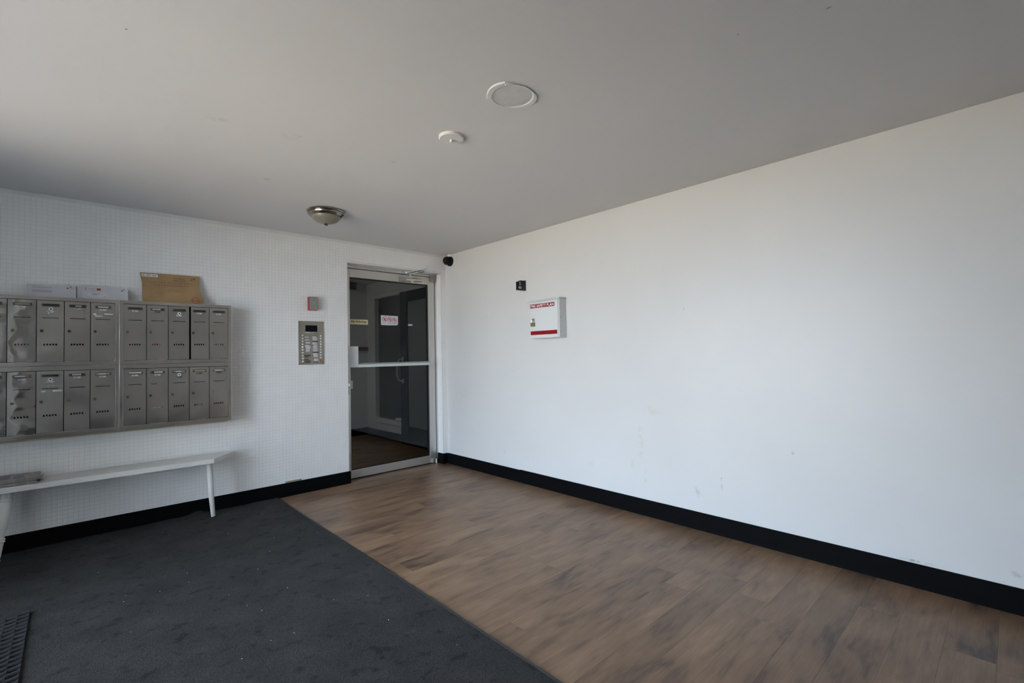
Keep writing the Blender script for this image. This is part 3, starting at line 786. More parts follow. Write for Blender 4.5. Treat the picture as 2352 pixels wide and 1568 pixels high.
def bank(label, x0, zb, zt, kinds):
    W_ = 5 * DWD + 0.0435; Hh = zt - zb
    t = thing('mailbox_bank', label, 'mailbox', (x0, MY, zb), group='stainless mailbox banks')
    fx0, fx1 = 0.0215, 0.0215 + 5 * DWD
    fz0 = (0.0285 if zb < 1 else 0.027); fz1 = fz0 + DH + 0.0044
    # shell
    s = G()
    s.box(0.001, W_ - 0.001, 0.094, 0.0965, 0.0005, Hh - 0.0005); s.box(0.001, 0.004, 0.004, 0.094, 0.0005, Hh - 0.0005); s.box(W_ - 0.004, W_ - 0.001, 0.004, 0.094, 0.0005, Hh - 0.0005)
    s.box(0.004, W_ - 0.004, 0.004, 0.094, 0.0005, 0.0035); s.box(0.004, W_ - 0.004, 0.004, 0.094, Hh - 0.0035, Hh - 0.0005)
    s.build('body', M['steel_panel'], t)
    # front frame: four mitred channel strips
    fw = G()
    def strip(p):
        n = len(fw.v)
        fw.v += [(a, y, b) for y in (0.004, -0.002) for a, b in p]
        fw.f.extend([(n, n + 1, n + 2, n + 3), (n + 7, n + 6, n + 5, n + 4)] + [(n + i, n + (i + 1) % 4, n + 4 + (i + 1) % 4, n + 4 + i) for i in range(4)])
    o4 = [(0.0006, 0.0006), (W_ - 0.0006, 0.0006), (W_ - 0.0006, Hh - 0.0006), (0.0006, Hh - 0.0006)]
    i4 = [(fx0, fz0), (fx1, fz0), (fx1, fz1), (fx0, fz1)]
    for i in range(4):
        j = (i + 1) % 4
        strip([o4[i], o4[j], i4[j], i4[i]])
    fw.build('front_frame', M['steel'], t, bevel=0.0012, segs=2)
    G().box(fx0 - 0.001, fx1 + 0.001, 0.0105, 0.0115, fz0 - 0.001, fz1 + 0.001).build('shade_sheet', M['dark'], t)  # dark sheet standing in for the shade inside the boxes
    for i, kd in enumerate(kinds):
        if i: G().box(fx0 + i * DWD - 0.0012, fx0 + i * DWD + 0.0012, 0.002, 0.0105, fz0, fz1).build('divider', M['dark'], t)
        d, off = make_door(t, fx0 + i * DWD + 0.0017, kd, fz0 + 0.0022, kd.get('width'))
        finish_door(d, off, kd)
        if kd.get('bent'): d.rotation_euler = (0, 0, radians(-kd['bent']))
        if kd.get('mail'):
            tt = link('letter', G().box(fx0 + i * DWD + 0.02, fx0 + i * DWD + 0.112, 0.0035, 0.0048, fz0 + 0.0005, fz0 + 0.215).mesh('letter', kd['mail'][1]))
            tt.location = (x0, MY, zb); tag(tt, kd['mail'][0], 'letter', 'mail showing through mailbox doors')
    return t
c_red, c_wh, c_tan, c_blue, c_yel, c_blk, c_or = (0.5, 0.03, 0.05), (0.7, 0.7, 0.7), (0.25, 0.2, 0.16), (0.10, 0.13, 0.28), (0.48, 0.36, 0.06), (0.02, 0.02, 0.02), (0.5, 0.28, 0.08)
mail_a = band_mat('flyer_red_white', [(0, c_red), (0.55, c_wh), (1.0, c_wh)])
mail_b = band_mat('flyer_yellow_blue', [(0, c_yel), (0.25, c_or), (0.42, c_yel), (0.58, c_blue), (1.0, c_blue)])
mail_c = band_mat('flyer_mixed', [(0, c_blk), (0.26, c_tan), (0.42, c_red), (0.6, c_blue), (1.0, c_tan)])
mail_d = band_mat('letter_white_orange', [(0, c_wh), (0.78, c_or), (1.0, c_or)])
mail_e = band_mat('letter_streaked', [(0, c_blk), (0.22, c_tan), (0.4, c_wh), (0.55, c_tan), (0.7, c_wh), (1.0, c_wh)])
XR, XLb = -2.841, -3.527
bank('upper right mailbox bank with a bent gaping third door, below the brown envelope', XR, ZM, ZU, [
    dict(card='dark'),
    dict(card='dark', strip=(0.010, 0.058), apt=2, mail=('red and white flyer behind the vent holes of the second upper right mailbox', mail_a)),
    dict(card='dark', ring=1, bent=2.2, residue=[(0.10, 0.104, 0.325, 0.329)]),
    dict(card='dark', width=DWD - 0.0124),
    dict(card='dark', mail=('yellow and blue flyer behind the vent holes of the rightmost upper mailbox', mail_b))])
bank('lower right mailbox bank above the slim leg of the bench', XR, ZL, ZM, [
    dict(card='white', strip=(0.008, 0.07)),
    dict(card='dark', strip=(0.02, 0.070), shortslot=1, mail=('white and orange letter behind the vent holes of the second lower right mailbox', mail_d)),
    dict(card='tan', strip=(0.022, 0.055), ring=1, apt=2),
    dict(card='tan', apt=2, mail=('streaky white letter behind the vent holes of the fourth lower right mailbox', mail_e)),
    dict(card='tan', strip=(0.01, 0.06), newlock=1, apt=2)])
bank('upper left mailbox bank below the white envelopes', XLb, ZM, ZU, [
    dict(card='dark', dent=1),
    dict(card='tan', apt=1, dent=1, residue=[(0.048, 0.075, 0.333, 0.336)], mail=('dark red and blue flyer behind the vent holes of the second upper left mailbox', mail_c)),
    dict(card='dark', ring=1, residue=[(0.05, 0.058, 0.311, 0.319), (0.062, 0.075, 0.318, 0.32)]),
    dict(card='dark', strip=(0.03, 0.06)),
    dict(card='dark', strip=(0.014, 0.068), residue=[(0.013, 0.028, 0.312, 0.322), (0.07, 0.115, 0.317, 0.322), (0.022, 0.06, 0.302, 0.307)])])
bank('lower left mailbox bank with tape scraps, above the newspapers', XLb, ZL, ZM, [
    dict(card='dark', dent=1),
    dict(card='tan', strip=(0.012, 0.055), dent=1),
    dict(card='dark', ring=1, residue=[(0.02, 0.042, 0.262, 0.270), (0.074, 0.118, 0.262, 0.272), (0.045, 0.085, 0.302, 0.304)]),
    dict(card='dark', strip=(0.015, 0.060)),
    dict(card='tan', strip=(0.018, 0.055))])
# timber backing the mailboxes hang on
bk = thing('mailbox_backing', 'white edged timber board behind the mailboxes', 'board', (-3.535, -0.0015, 0.700))
G().box(0.0, 1.388, -0.020, 0, 0.016, 0.93).build('white_edge', M['whitep'], bk, bevel=0.002)
G().box(0.0, 1.388, -0.022, 0, 0.0, 0.016).build('raw_edge', M['beige'], bk, bevel=0.002)
G().box(1.372, 1.400, -0.06, 0, 0.0, 0.012).build('corner_clip', M['whitep'], bk, bevel=0.002)

# ------------------------------------------------------------------ mail standing on the mailboxes
def envelope(name, label, x0, x1, h0, h1, yb, yt, m, cat='envelope', wav=0.0, group=None, skew=0.0):
    """a leaning, slightly bowed envelope of real thickness; bottom at the mailbox top."""
    t = thing(name, label, cat, (x0, yb, ZU), group=group)
    W_ = x1 - x0; nxs, nzs = 14, 8; th = 0.003
    gq = G()
    for side in (0, 1):
        for j in range(nzs + 1):
            for i in range(nxs + 1):
                u, w = i / nxs, j / nzs
                hh = h0 + (h1 - h0) * u
                bow = wav * (sin(u * 5.3 + w * 2.1) * 0.6 + sin(w * 4.2 + 0.5)) * w
                ex = (wav * 1.2 * sin(w * 6.0 + 1.0)) * (1 if u > 0.5 else -0.6) * abs(u - 0.5) * 2
                gq.v.append((u * W_ + skew * (1 - w) * (1 if u < 0.5 else 1) + ex, (yt - yb) * w + bow + (th if side else 0), w * hh))
    n = (nxs + 1) * (nzs + 1)
    for j in range(nzs):
        for i in range(nxs):
            a = j * (nxs + 1) + i
            gq.f.append((a, a + 1, a + nxs + 2, a + nxs + 1)); b = a + n
            gq.f.append((b, b + nxs + 1, b + nxs + 2, b + 1))
    rim = [i for i in range(nxs + 1)] + [(j + 1) * (nxs + 1) - 1 for j in range(1, nzs + 1)] + [nzs * (nxs + 1) + i for i in range(nxs - 1, -1, -1)] + [j * (nxs + 1) for j in range(nzs - 1, 0, -1)]
    for i in range(len(rim)):
        a, b = rim[i], rim[(i + 1) % len(rim)]
        gq.f.append((a, a + n, b + n, b))
    gq.build('sleeve', m, t, smooth=True)
    def at(u, w):   # point on the front surface
        hh = h0 + (h1 - h0) * u
        bow = wav * (sin(u * 5.3 + w * 2.1) * 0.6 + sin(w * 4.2 + 0.5)) * w
        ex = (wav * 1.2 * sin(w * 6.0 + 1.0)) * (1 if u > 0.5 else -0.6) * abs(u - 0.5) * 2
        return (u * W_ + skew * (1 - w) + ex, (yt - yb) * w + bow - 0.0006, w * hh)
    def mark(nm, pieces, mm):
        q = G()
        for (u0, u1, w0, w1) in pieces:
            k = len(q.v); ns = max(1, int((u1 - u0) * 16))
            for i in range(ns + 1):
                u = u0 + (u1 - u0) * i / ns
                q.v += [at(u, w0), at(u, w1)]
            for i in range(ns): q.f.append((k + 2 * i, k + 2 * i + 2, k + 2 * i + 3, k + 2 * i + 1))
        return q.build(nm, mm, t)
    return t, at, mark
def onto(o, at, push=0.0006):
    """bend flat lettering (x = u, z = w in 0..1) onto an envelope surface."""
    for v in o.data.vertices:
        P = at(v.co.x, v.co.z); v.co = (P[0], P[1] - push, P[2])

t, at, mark = envelope('white_envelope', 'white bank letter with two address windows, leftmost on the mailboxes', -3.297, -3.063, 0.088, 0.090, -0.062, -0.020, M['paper'], group='white letters on the mailboxes')
o = text_mesh('lettering', 'Scotiabank', 0.07, 0.30, 0.885, 0.945, 0, M['red_ink'], t, thick=0); onto(o, at)
mark('address_window', [(0.10, 0.50, 0.70, 0.82), (0.10, 0.50, 0.36, 0.60)], mat('window_film', (0.50, 0.50, 0.55), 0.3))
mark('address_print', [(0.12, 0.36, 0.78, 0.795), (0.12, 0.40, 0.73, 0.745), (0.2, 0.36, 0.52, 0.54), (0.2, 0.34, 0.47, 0.485), (0.22, 0.33, 0.42, 0.435)], M['grey_ink'])
mark('postage_mark', [(0.80, 0.84, 0.74, 0.83), (0.87, 0.90, 0.86, 0.94)], M['red_ink'])
mark('postage_print', [(0.85, 0.96, 0.80, 0.815), (0.86, 0.97, 0.75, 0.765), (0.91, 0.98, 0.89, 0.90)], M['grey_ink'])
t, at, mark = envelope('white_envelope', 'white letter almost hidden behind the two bank letters', -3.058, -2.99, 0.097, 0.097, -0.042, -0.014, M['paper'], group='white letters on the mailboxes')
mark('print', [(0.42, 0.98, 0.90, 0.96), (0.45, 0.50, 0.5, 0.8), (0.85, 0.9, 0.2, 0.6)], M['grey_ink'])
t, at, mark = envelope('white_envelope', 'white bank letter with a red square logo, beside the brown envelope', -3.030, -2.790, 0.101, 0.098, -0.064, -0.020, M['paper'], group='white letters on the mailboxes')
o = text_mesh('lettering', 'Scotiabank', 0.125, 0.27, 0.745, 0.795, 0, M['red_ink'], t, thick=0); onto(o, at)
mark('red_logo', [(0.305, 0.39, 0.68, 0.83)], M['red_ink'])
mark('address_film', [(0.10, 0.52, 0.22, 0.50)], mat('window_film_pale', (0.74, 0.74, 0.76), 0.4))
mark('address_print', [(0.20, 0.36, 0.44, 0.46), (0.20, 0.38, 0.40, 0.42), (0.20, 0.34, 0.36, 0.38), (0.20, 0.30, 0.32, 0.34), (0.20, 0.38, 0.64, 0.66), (0.06, 0.075, 0.6, 0.85), (0.46, 0.48, 0.24, 0.28)], M['grey_ink'])
mark('postage_mark', [(0.85, 0.885, 0.72, 0.80), (0.90, 0.925, 0.82, 0.89)], M['red_ink'])
mark('postage_print', [(0.89, 0.95, 0.76, 0.775), (0.93, 0.97, 0.85, 0.86), (0.84, 0.88, 0.86, 0.87)], M['grey_ink'])

t, at, mark = envelope('brown_envelope', 'large brown kraft envelope with red stamp leaning on top of the mailboxes', -2.718, -2.352, 0.222, 0.226, -0.075, -0.012, M['kraft'], wav=0.005, skew=0.012)
mark('address_label', [(0.02, 0.28, 0.865, 0.965)], M['label'])
lbl = G()
for (u0, u1, w0, w1) in ((0.095, 0.16, 0.925, 0.94), (0.095, 0.155, 0.895, 0.91), (0.185, 0.25, 0.925, 0.935), (0.185, 0.25, 0.905, 0.915), (0.185, 0.255, 0.885, 0.893)):
    kq = len(lbl.v)
    for u, w in ((u0, w0), (u1, w0), (u1, w1), (u0, w1)):
        P = at(u, w); lbl.v.append((P[0], P[1] - 0.0006, P[2]))
    lbl.f.append((kq, kq + 1, kq + 2, kq + 3))
lbl.build('label_print', M['grey_ink'], t)
cr = G()
for i in range(10):
    a = 2 * pi * i / 10; r = 0.018 if i % 2 == 0 else 0.009
    P = at(0.053 + r * cos(a), 0.915 + r * 1.6 * sin(a)); cr.v.append((P[0], P[1] - 0.0007, P[2]))
cr.f.append(tuple(range(10))); cr.build('red_emblem', M['red_ink'], t)
o = text_mesh('lettering', 'Please Reply By', 0.545, 0.735, 0.835, 0.890, 0, M['brown_ink'], t, thick=0); onto(o, at)
o = text_mesh('lettering', 'August 14, 2023', 0.535, 0.750, 0.755, 0.815, 0, M['brown_ink'], t, thick=0); onto(o, at)
dash = []
for w0, ua, ub in ((0.685, 0.12, 0.88), (0.595, 0.20, 0.82), (0.475, 0.44, 0.59), (0.435, 0.45, 0.61), (0.395, 0.38, 0.68)):
    u = ua
    while u < ub:
        L_ = rng.uniform(0.02, 0.06); dash.append((u, min(u + L_, ub), w0, w0 + (0.022 if w0 > 0.5 else 0.012))); u += L_ + 0.014
mark('printed_lines', dash, mat('faded_ink', (0.20, 0.125, 0.065), 0.8))
mark('postage_mark', [(0.84, 0.868, 0.83, 0.86), (0.885, 0.915, 0.875, 0.91), (0.85, 0.88, 0.885, 0.893), (0.885, 0.93, 0.835, 0.843)], M['brown_ink'])
st = G(); n = 30
for i in range(n):
    a = 2 * pi * i / n
    for k2 in (1.0, 0.80):
        P = at(0.875 + 0.07 * k2 * cos(a), 0.135 + 0.115 * k2 * sin(a)); st.v.append((P[0], P[1] - 0.0004, P[2]))
for i in range(n):
    j = (i + 1) % n
    if i % 15 in (0, 14): continue
    st.f.append((2 * i, 2 * j, 2 * j + 1, 2 * i + 1))
st.build('stamp_ring', mat('stamp_ink', (0.36, 0.075, 0.05), 0.7), t)
mark('stamp_bar', [(0.790, 0.812, 0.11, 0.15), (0.816, 0.838, 0.115, 0.15), (0.842, 0.858, 0.11, 0.145), (0.872, 0.895, 0.105, 0.145), (0.90, 0.918, 0.105, 0.14), (0.922, 0.94, 0.10, 0.14), (0.944, 0.962, 0.10, 0.14)], mat('stamp_ink_bar', (0.36, 0.075, 0.05), 0.7))

# ------------------------------------------------------------------ intercom panel
t = thing('intercom_panel', 'stainless intercom panel with two rows of white call buttons beside the door', 'intercom', (-1.602, -0.0013, 1.141))
IW, IH = 0.226, 0.393
G().box(0, IW, -0.006, 0, 0, IH).build('face_plate', M['steel_panel'], t, bevel=0.0015)
G().box(-0.006, 0.0, -0.004, 0, -0.004, IH + 0.002).build('side_flange', M['whitep'], t)
sx = lambda px: (px - 55) / (855 - 55) * IW
sz = lambda pz: (1455 - pz) / (1455 - 105) * IH
G().box(sx(270), sx(642), -0.009, -0.006, sz(433), sz(235)).build('display', mat('dark_display', (0.006, 0.007, 0.008), 0.5, spec=0.15), t, bevel=0.001)
flat(G(), [(sx(250), sz(472)), (sx(540), sz(470)), (sx(520), sz(455)), (sx(440), sz(468)), (sx(370), sz(445)), (sx(280), sz(445))], -0.006, -0.0066).build('tape_residue', M['label'], t)
btn = G().lathe([(0.0076, 0), (0.0076, -0.004), (0.006, -0.0062), (0.0, -0.0068)], (0, 0, 0), 'y', 16).mesh('call_button', M['whitep'], smooth=True)
bez = G().lathe([(0.0092, 0), (0.0092, -0.0016), (0.0077, -0.002)], (0, 0, 0), 'y', 16).mesh('button_bezel', M['alu_dull'], smooth=True)
zl = [555, 648, 735, 823, 910, 998, 1088, 1175, 1263, 1353]
zr = [563, 648, 735, 822, 908, 994, 1078, 1165, 1250]
for cx, zs in ((178, zl), (750, zr)):
    for z in zs:
        o = link('call_button', btn, t); o.location = (sx(cx), -0.006, sz(z))
        o2 = link('button_bezel', bez, o)
o = link('amber_button', G().lathe([(0.0105, 0), (0.0105, -0.003), (0.008, -0.005), (0.0, -0.0055)], (0, 0, 0), 'y', 18).mesh('amber_button', M['amber'], smooth=True), t)
o.location = (sx(752), -0.006, sz(1335))
for a, b, c, d in ((245, 370, 590, 622), (252, 382, 672, 705), (278, 408, 760, 800), (248, 380, 848, 885), (262, 432, 888, 928), (275, 408, 930, 968), (285, 400, 975, 1005), (275, 395, 1015, 1060),
                   (490, 612, 585, 625), (485, 660, 640, 662), (505, 628, 672, 708), (490, 612, 765, 802), (490, 655, 815, 832), (517, 632, 845, 882), (495, 652, 890, 915), (517, 638, 925, 968), (482, 672, 985, 1000), (515, 638, 1010, 1050), (510, 630, 1105, 1140), (515, 650, 1145, 1185), (522, 645, 1188, 1228), (530, 652, 1280, 1320), (530, 655, 1332, 1355)):
    lb = G().box(sx(a), sx(b), -0.0068, -0.006, sz(d), sz(c)).build('name_label', M['label'], t)
    if d - c > 28:
        zc = (sz(c) + sz(d)) / 2
        G().box(sx(a + 22), sx(b - 22), -0.0071, -0.0068, zc - 0.0014, zc + 0.0014).build('label_print', M['soft_ink'], lb)
for a, b, c, d in ((485, 665, 722, 748), (500, 695, 1066, 1094), (222, 435, 1156, 1184), (240, 372, 1202, 1228), (235, 368, 1288, 1314), (232, 435, 1336, 1362), (265, 410, 1375, 1402), (520, 670, 1365, 1392),
                   (490, 515, 848, 876), (632, 650, 848, 876), (240, 258, 935, 960), (262, 275, 1022, 1050)):
    G().box(sx(a), sx(b), -0.0067, -0.006, sz(d), sz(c)).build('dark_label', M['dark_card'], t)
scw = G().lathe([(0.004, 0), (0.0035, -0.0016), (0.0, -0.0018)], (0, 0, 0), 'y', 12).mesh('screw', M['oldbrass'])
for a, b in ((80, 135), (828, 152), (95, 1410), (838, 1395)):
    o = link('screw', scw, t); o.location = (sx(a), -0.006, sz(b))

# ------------------------------------------------------------------ red alarm key box
t = thing('fire_alarm_switch', 'small red wall box with steel key switch plate above the intercom', 'alarm box', (-1.520, -0.0013, 1.632))
G().box(0, 0.080, -0.042, 0, 0, 0.119).build('housing', M['redpaint'], t, bevel=0.003)
G().box(0.004, 0.077, -0.0448, -0.042, 0.004, 0.115).build('face_plate', mat('grey_plate', (0.36, 0.36, 0.35), 0.45, 0.5), t, bevel=0.001)
for zz in (0.020, 0.100):
    G().lathe([(0.003, 0), (0.0025, -0.0012), (0, -0.0014)], (0.040, -0.0448, zz), 'y', 12).build('screw', M['oldbrass'], t)
G().lathe([(0.0045, 0), (0.0045, -0.003), (0, -0.0045)], (0.040, -0.0448, 0.068), 'y', 14).build('indicator_or_glint', M['led'], t, smooth=True)
G().lathe([(0.008, 0), (0.008, -0.003), (0.0, -0.003)], (0.040, -0.0448, 0.039), 'y', 16).build('key_switch', M['alu_dull'], t, smooth=True)
G().box(0.034, 0.046, -0.0484, -0.0478, 0.0378, 0.0402).build('key_slot', M['dark'], t)
G().box(0.016, 0.064, -0.0452, -0.0448, 0.0405, 0.0415).build('key_marking', M['black_ink'], t)

# ------------------------------------------------------------------ things on the right wall (local x runs towards the camera, -y out of the wall)
def rthing(name, label, cat, y, z): return thing(name, label, cat, (-0.0004, y, z), -pi / 2)
# fire safety plan box
t = rthing('fire_safety_box', 'white metal fire safety plan box with red bands on the right wall', 'box', -1.420, 1.335)
FW, FHh, FD = 0.346, 0.330, 0.080
G().box(0, FW, -FD, 0, 0, FHh).build('case', M['whitebox'], t, bevel=0.003)
dr = G().box(0.001, FW - 0.022, -FD - 0.006, -FD, 0.002, FHh - 0.004).build('door', M['whitebox'], t, bevel=0.002)
G().box(FW - 0.022, FW - 0.001, -FD - 0.0045, -FD, 0.002, FHh - 0.004).build('hinge_leaf', M['greybox'], t, bevel=0.0015)
hn = G().tube([(FW - 0.018, -FD - 0.007, 0.006), (FW - 0.018, -FD - 0.007, FHh - 0.008)], 0.0035, 10)
hn.build('hinge_pin', M['whitebox'], t, smooth=True)
hd = G(); hd.prism([(0.0, FHh + 0.001), (-FD - 0.012, FHh + 0.001), (-FD - 0.022, FHh - 0.010), (-FD - 0.024, FHh - 0.008), (-FD - 0.013, FHh + 0.006), (0.0, FHh + 0.006)],
                   lambda a, b: (-0.022, a, b), lambda a, b: (FW + 0.008, a, b))
hd.build('rain_hood', M['whitebox'], t)
G().box(0.004, 0.292, -FD - 0.0068, -FD - 0.006, 0.268, 0.302).build('upper_band', M['red'], dr)
text_mesh('lettering', 'FIRE SAFETY PLAN', 0.012, 0.285, 0.2735, 0.2965, -FD - 0.0068, M['white_ink'], dr, bold=0.02)
G().box(0.004, 0.318, -FD - 0.0068, -FD - 0.006, 0.030, 0.064).build('lower_band', M['red'], dr)
for zz in (0.048, 0.170, 0.292):
    G().lathe([(0.0032, 0), (0.003, 0.0015), (0, 0.002)], (FW, -FD + 0.010, zz), 'x', 10).build('rivet', M['oldbrass'], t)
# hasp and padlock
hs = G().box(0.036, 0.052, -FD - 0.016, -FD - 0.006, 0.156, 0.176)
hs.build('hasp', M['nickel'], t, bevel=0.002)
pk = rthing('padlock', 'small brass padlock hanging on the fire safety box', 'padlock', -1.420 - 0.021, 1.335 + 0.106)
G().box(0.0, 0.040, -FD - 0.026, -FD - 0.009, 0, 0.034).build('lock_body', M['brass'], pk, bevel=0.003)
sh = [(0.008, 0.030)] + [(0.020 + 0.012 * cos(pi - pi * i / 8), 0.052 + 0.012 * sin(pi * i / 8)) for i in range(9)] + [(0.032, 0.030)]
G().tube([(a, -FD - 0.0175, b) for a, b in sh], 0.0032, 8).build('shackle', M['chrome'], pk, smooth=True)
# black sensor box
t = rthing('sensor_box', 'small black sensor box with white sticker above the fire safety box', 'sensor', -1.259, 1.786)
sb = G(); sb.prism([(0, 0), (-0.100, 0.0), (-0.100, 0.078), (-0.070, 0.080), (-0.068, 0.090), (-0.012, 0.090), (-0.006, 0.096), (0, 0.096)], lambda a, b: (0, a, b), lambda a, b: (0.030, a, b))
sb.build('casing', M['black'], t, bevel=0.0015)
G().box(0.030, 0.0312, -0.088, -0.068, 0.042, 0.078).build('grey_panel', mat('grey_lens', (0.20, 0.19, 0.16), 0.4), t)
G().box(0.030, 0.0308, -0.096, -0.062, 0.014, 0.032).build('sticker', M['label'], t)
G().box(0.0308, 0.0311, -0.092, -0.066, 0.020, 0.026).build('sticker_print', M['black_ink'], t)
# dome camera in the corner
t = rthing('dome_camera', 'black dome security camera in the corner above the door', 'security camera', -0.107, 2.243)
G().lathe([(0.054, 0.0), (0.055, -0.012), (0.050, -0.026), (0.044, -0.032), (0.0, -0.032)], (0, 0, 0), 'y', 32).build('mount', M['black'], t, smooth=True)
ball = G().lathe([(0.0, -0.004), (0.030, -0.006)] + [(0.048 * cos(a), -0.040 - 0.048 * sin(a)) for a in [(-0.6 + i * (pi / 2 + 0.6) / 14) for i in range(14)]] + [(0.0, -0.088)], (-0.010, 0, 0.004), 'y', 32)
bo = ball.build('ball', M['black'], t, smooth=True)
ld = Vector((0.52, -0.82, -0.22)).normalized(); lc = Vector((-0.010, -0.040, 0.004))
G().tube([lc + ld * 0.046, lc + ld * 0.0495], [0.010, 0.009], 16).build('lens', mat('lens_glass', (0.03, 0.03, 0.035), 0.05), t, smooth=True)
G().tube([lc + ld * 0.049 + Vector((0.001, 0, 0.001)), lc + ld * 0.0505], [0.0034, 0.003], 10).build('indicator_or_glint', M['whitep'], t, smooth=True)  # white dot painted on as the highlight of the lens
G().box(-0.014, 0.020, -0.030, -0.002, 0.050, 0.0765).build('bracket', M['whitep'], t, bevel=0.003)

# ------------------------------------------------------------------ ceiling fittings
t = thing('ceiling_light', 'flush ceiling light with nickel rim and frosted dome', 'light', (-1.665, -0.81, H))
G().lathe([(0.0, 0), (0.122, 0.0), (0.136, -0.004), (0.139, -0.010), (0.133, -0.016), (0.128, -0.017), (0.132, -0.024), (0.130, -0.031), (0.120, -0.036), (0.112, -0.044), (0.106, -0.046), (0.104, -0.040), (0.0, -0.030)], (0, 0, 0), 'z', 64).build('rim', M['nickel'], t, smooth=True)
G().lathe([(0.104, -0.042)] + [(0.104 * cos(a), -0.042 - 0.056 * sin(a)) for a in [i * pi / 2 / 12 for i in range(1, 12)]] + [(0.0, -0.098)], (0, 0, 0), 'z', 64).build('glass_dome', M['domeglass'], t, smooth=True)
G().lathe([(0.006, -0.094), (0.014, -0.098), (0.016, -0.104), (0.012, -0.110), (0.005, -0.113), (0.0, -0.113)], (0, 0, 0), 'z', 24).build('finial', M['nickel'], t, smooth=True)

t = thing('blank_cover', 'round white blank cover with a nub on the ceiling', 'cover plate', (-1.665, -2.440, H))
G().lathe([(0.0, 0), (0.0645, 0), (0.0645, -0.009), (0.060, -0.014), (0.0, -0.0145)], (0, 0, 0), 'z', 48).build('plate', M['vent'], t, smooth=True)
G().lathe([(0.008, -0.0145), (0.008, -0.026), (0.007, -0.0275), (0.0, -0.0275)], (0.002, 0.004, 0), 'z', 20).build('nub', M['vent'], t, smooth=True)

def ceil_pt(px, py, z):
    d = CF + CR * ((px - 1176) / FPX) - CU * ((py - 784) / FPX)
    k = (z - CAM_POS.z) / d.z
    return CAM_POS.x + d.x * k, CAM_POS.y + d.y * k
# plate outline measured on the ceiling plane (metres)
out = [(-1.7895, -2.9865), (-1.7385, -3.0045), (-1.6760, -3.0175), (-1.6380, -3.0120), (-1.6120, -2.9990), (-1.5930, -2.9780), (-1.5800, -2.9480), (-1.5830, -2.9120), (-1.6080, -2.8720),
       (-1.6480, -2.8480), (-1.6950, -2.8370), (-1.7370, -2.8380), (-1.7660, -2.8430), (-1.7830, -2.8620), (-1.8070, -2.9050), (-1.8080, -2.9480)]
cxy = (-1.694, -2.930)
t = thing('ceiling_vent', 'painted over ceiling speaker plate with pointed corners and round centre', 'cover plate', (cxy[0], cxy[1], H))
lo = [(a - cxy[0], b - cxy[1]) for a, b in out]
def ringstrip(g_, A, za, B, zb):
    n = len(A); k0 = len(g_.v)
    g_.v += [(a, b, za) for a, b in A] + [(a, b, zb) for a, b in B]
    for i in range(n):
        j = (i + 1) % n
        g_.f.append((k0 + i, k0 + j, k0 + n + j, k0 + n + i))
def dense(P, m_=4):
    R_ = []
    for i in range(len(P)):
        a, b = P[i], P[(i + 1) % len(P)]
        for k2 in range(m_): R_.append((a[0] + (b[0] - a[0]) * k2 / m_, a[1] + (b[1] - a[1]) * k2 / m_))
    return R_
def rounder(P, corners):
    R_ = []; C_ = set(); n_ = len(P)
    for i_ in range(n_):
        a, b, c = P[i_ - 1], P[i_], P[(i_ + 1) % n_]
        if i_ in corners:
            C_.add(len(R_)); R_.append(b)
        else:
            R_.append((b[0] * 0.75 + a[0] * 0.25, b[1] * 0.75 + a[1] * 0.25)); R_.append((b[0] * 0.75 + c[0] * 0.25, b[1] * 0.75 + c[1] * 0.25))
    return R_, C_
cn = {0, 12}
for _ in range(3): lo, cn = rounder(lo, cn)
circ = []
for a, b in lo:
    th = math.atan2(b, a); circ.append((0.086 * cos(th), 0.086 * sin(th)))
insl = [(a * 0.985, b * 0.985) for a, b in lo]
rimn = [(a * 1.06, b * 1.06) for a, b in circ]
vg = G()
ringstrip(vg, lo, 0.0, lo, -0.0045); ringstrip(vg, lo, -0.0045, insl, -0.0065); ringstrip(vg, insl, -0.0065, rimn, -0.0065); ringstrip(vg, rimn, -0.0065, circ, -0.0030)
vg.build('plate', M['vent'], t, smooth=False)
dg = G(); n = len(circ); dg.v = [(a, b, -0.0030) for a, b in circ] + [(a * 0.5, b * 0.5, -0.0045) for a, b in circ]
dg.f = [(i, (i + 1) % n, n + (i + 1) % n, n + i) for i in range(n)] + [tuple(range(n, 2 * n))]
dg.build('speaker_disc', M['vent_in'], t, smooth=True)
for a, b in ((-0.082, -0.047), (0.074, -0.062), (-0.064, 0.074)):
    G().lathe([(0.004, -0.0062), (0.003, -0.0082), (0.0, -0.0086)], (a * 1.0, b * 1.0, 0), 'z', 12).build('screw', M['vent'], t, smooth=True)

# ------------------------------------------------------------------ bench
BZ, BTH = 0.462, 0.034
t = thing('bench', 'long white painted bench with chamfered end along the tiled wall', 'bench', (-2.30, -0.14, 0.0))
ox, oy = -2.30, -0.14
bp_ = [(-3.72, -0.250), (-2.301, -0.262), (-2.124, -0.050), (-2.132, -0.006), (-3.72, -0.006)]
G().prism([(a - ox, b - oy) for a, b in bp_], lambda a, b: (a, b, BZ - BTH), lambda a, b: (a, b, BZ)).build('seat_board', M['benchp'], t, bevel=0.003)
G().tube([(-2.312 - ox, -0.150 - oy, BZ - BTH), (-2.309 - ox, -0.152 - oy, 0.36), (-2.300 - ox, -0.163 - oy, 0.15), (-2.291 - ox, -0.172 - oy, 0.014), (-2.2905 - ox, -0.1725 - oy, 0.0112)], [0.0205, 0.021, 0.0175, 0.0135, 0.012], 20).build('leg', M['benchp'], t, smooth=True)
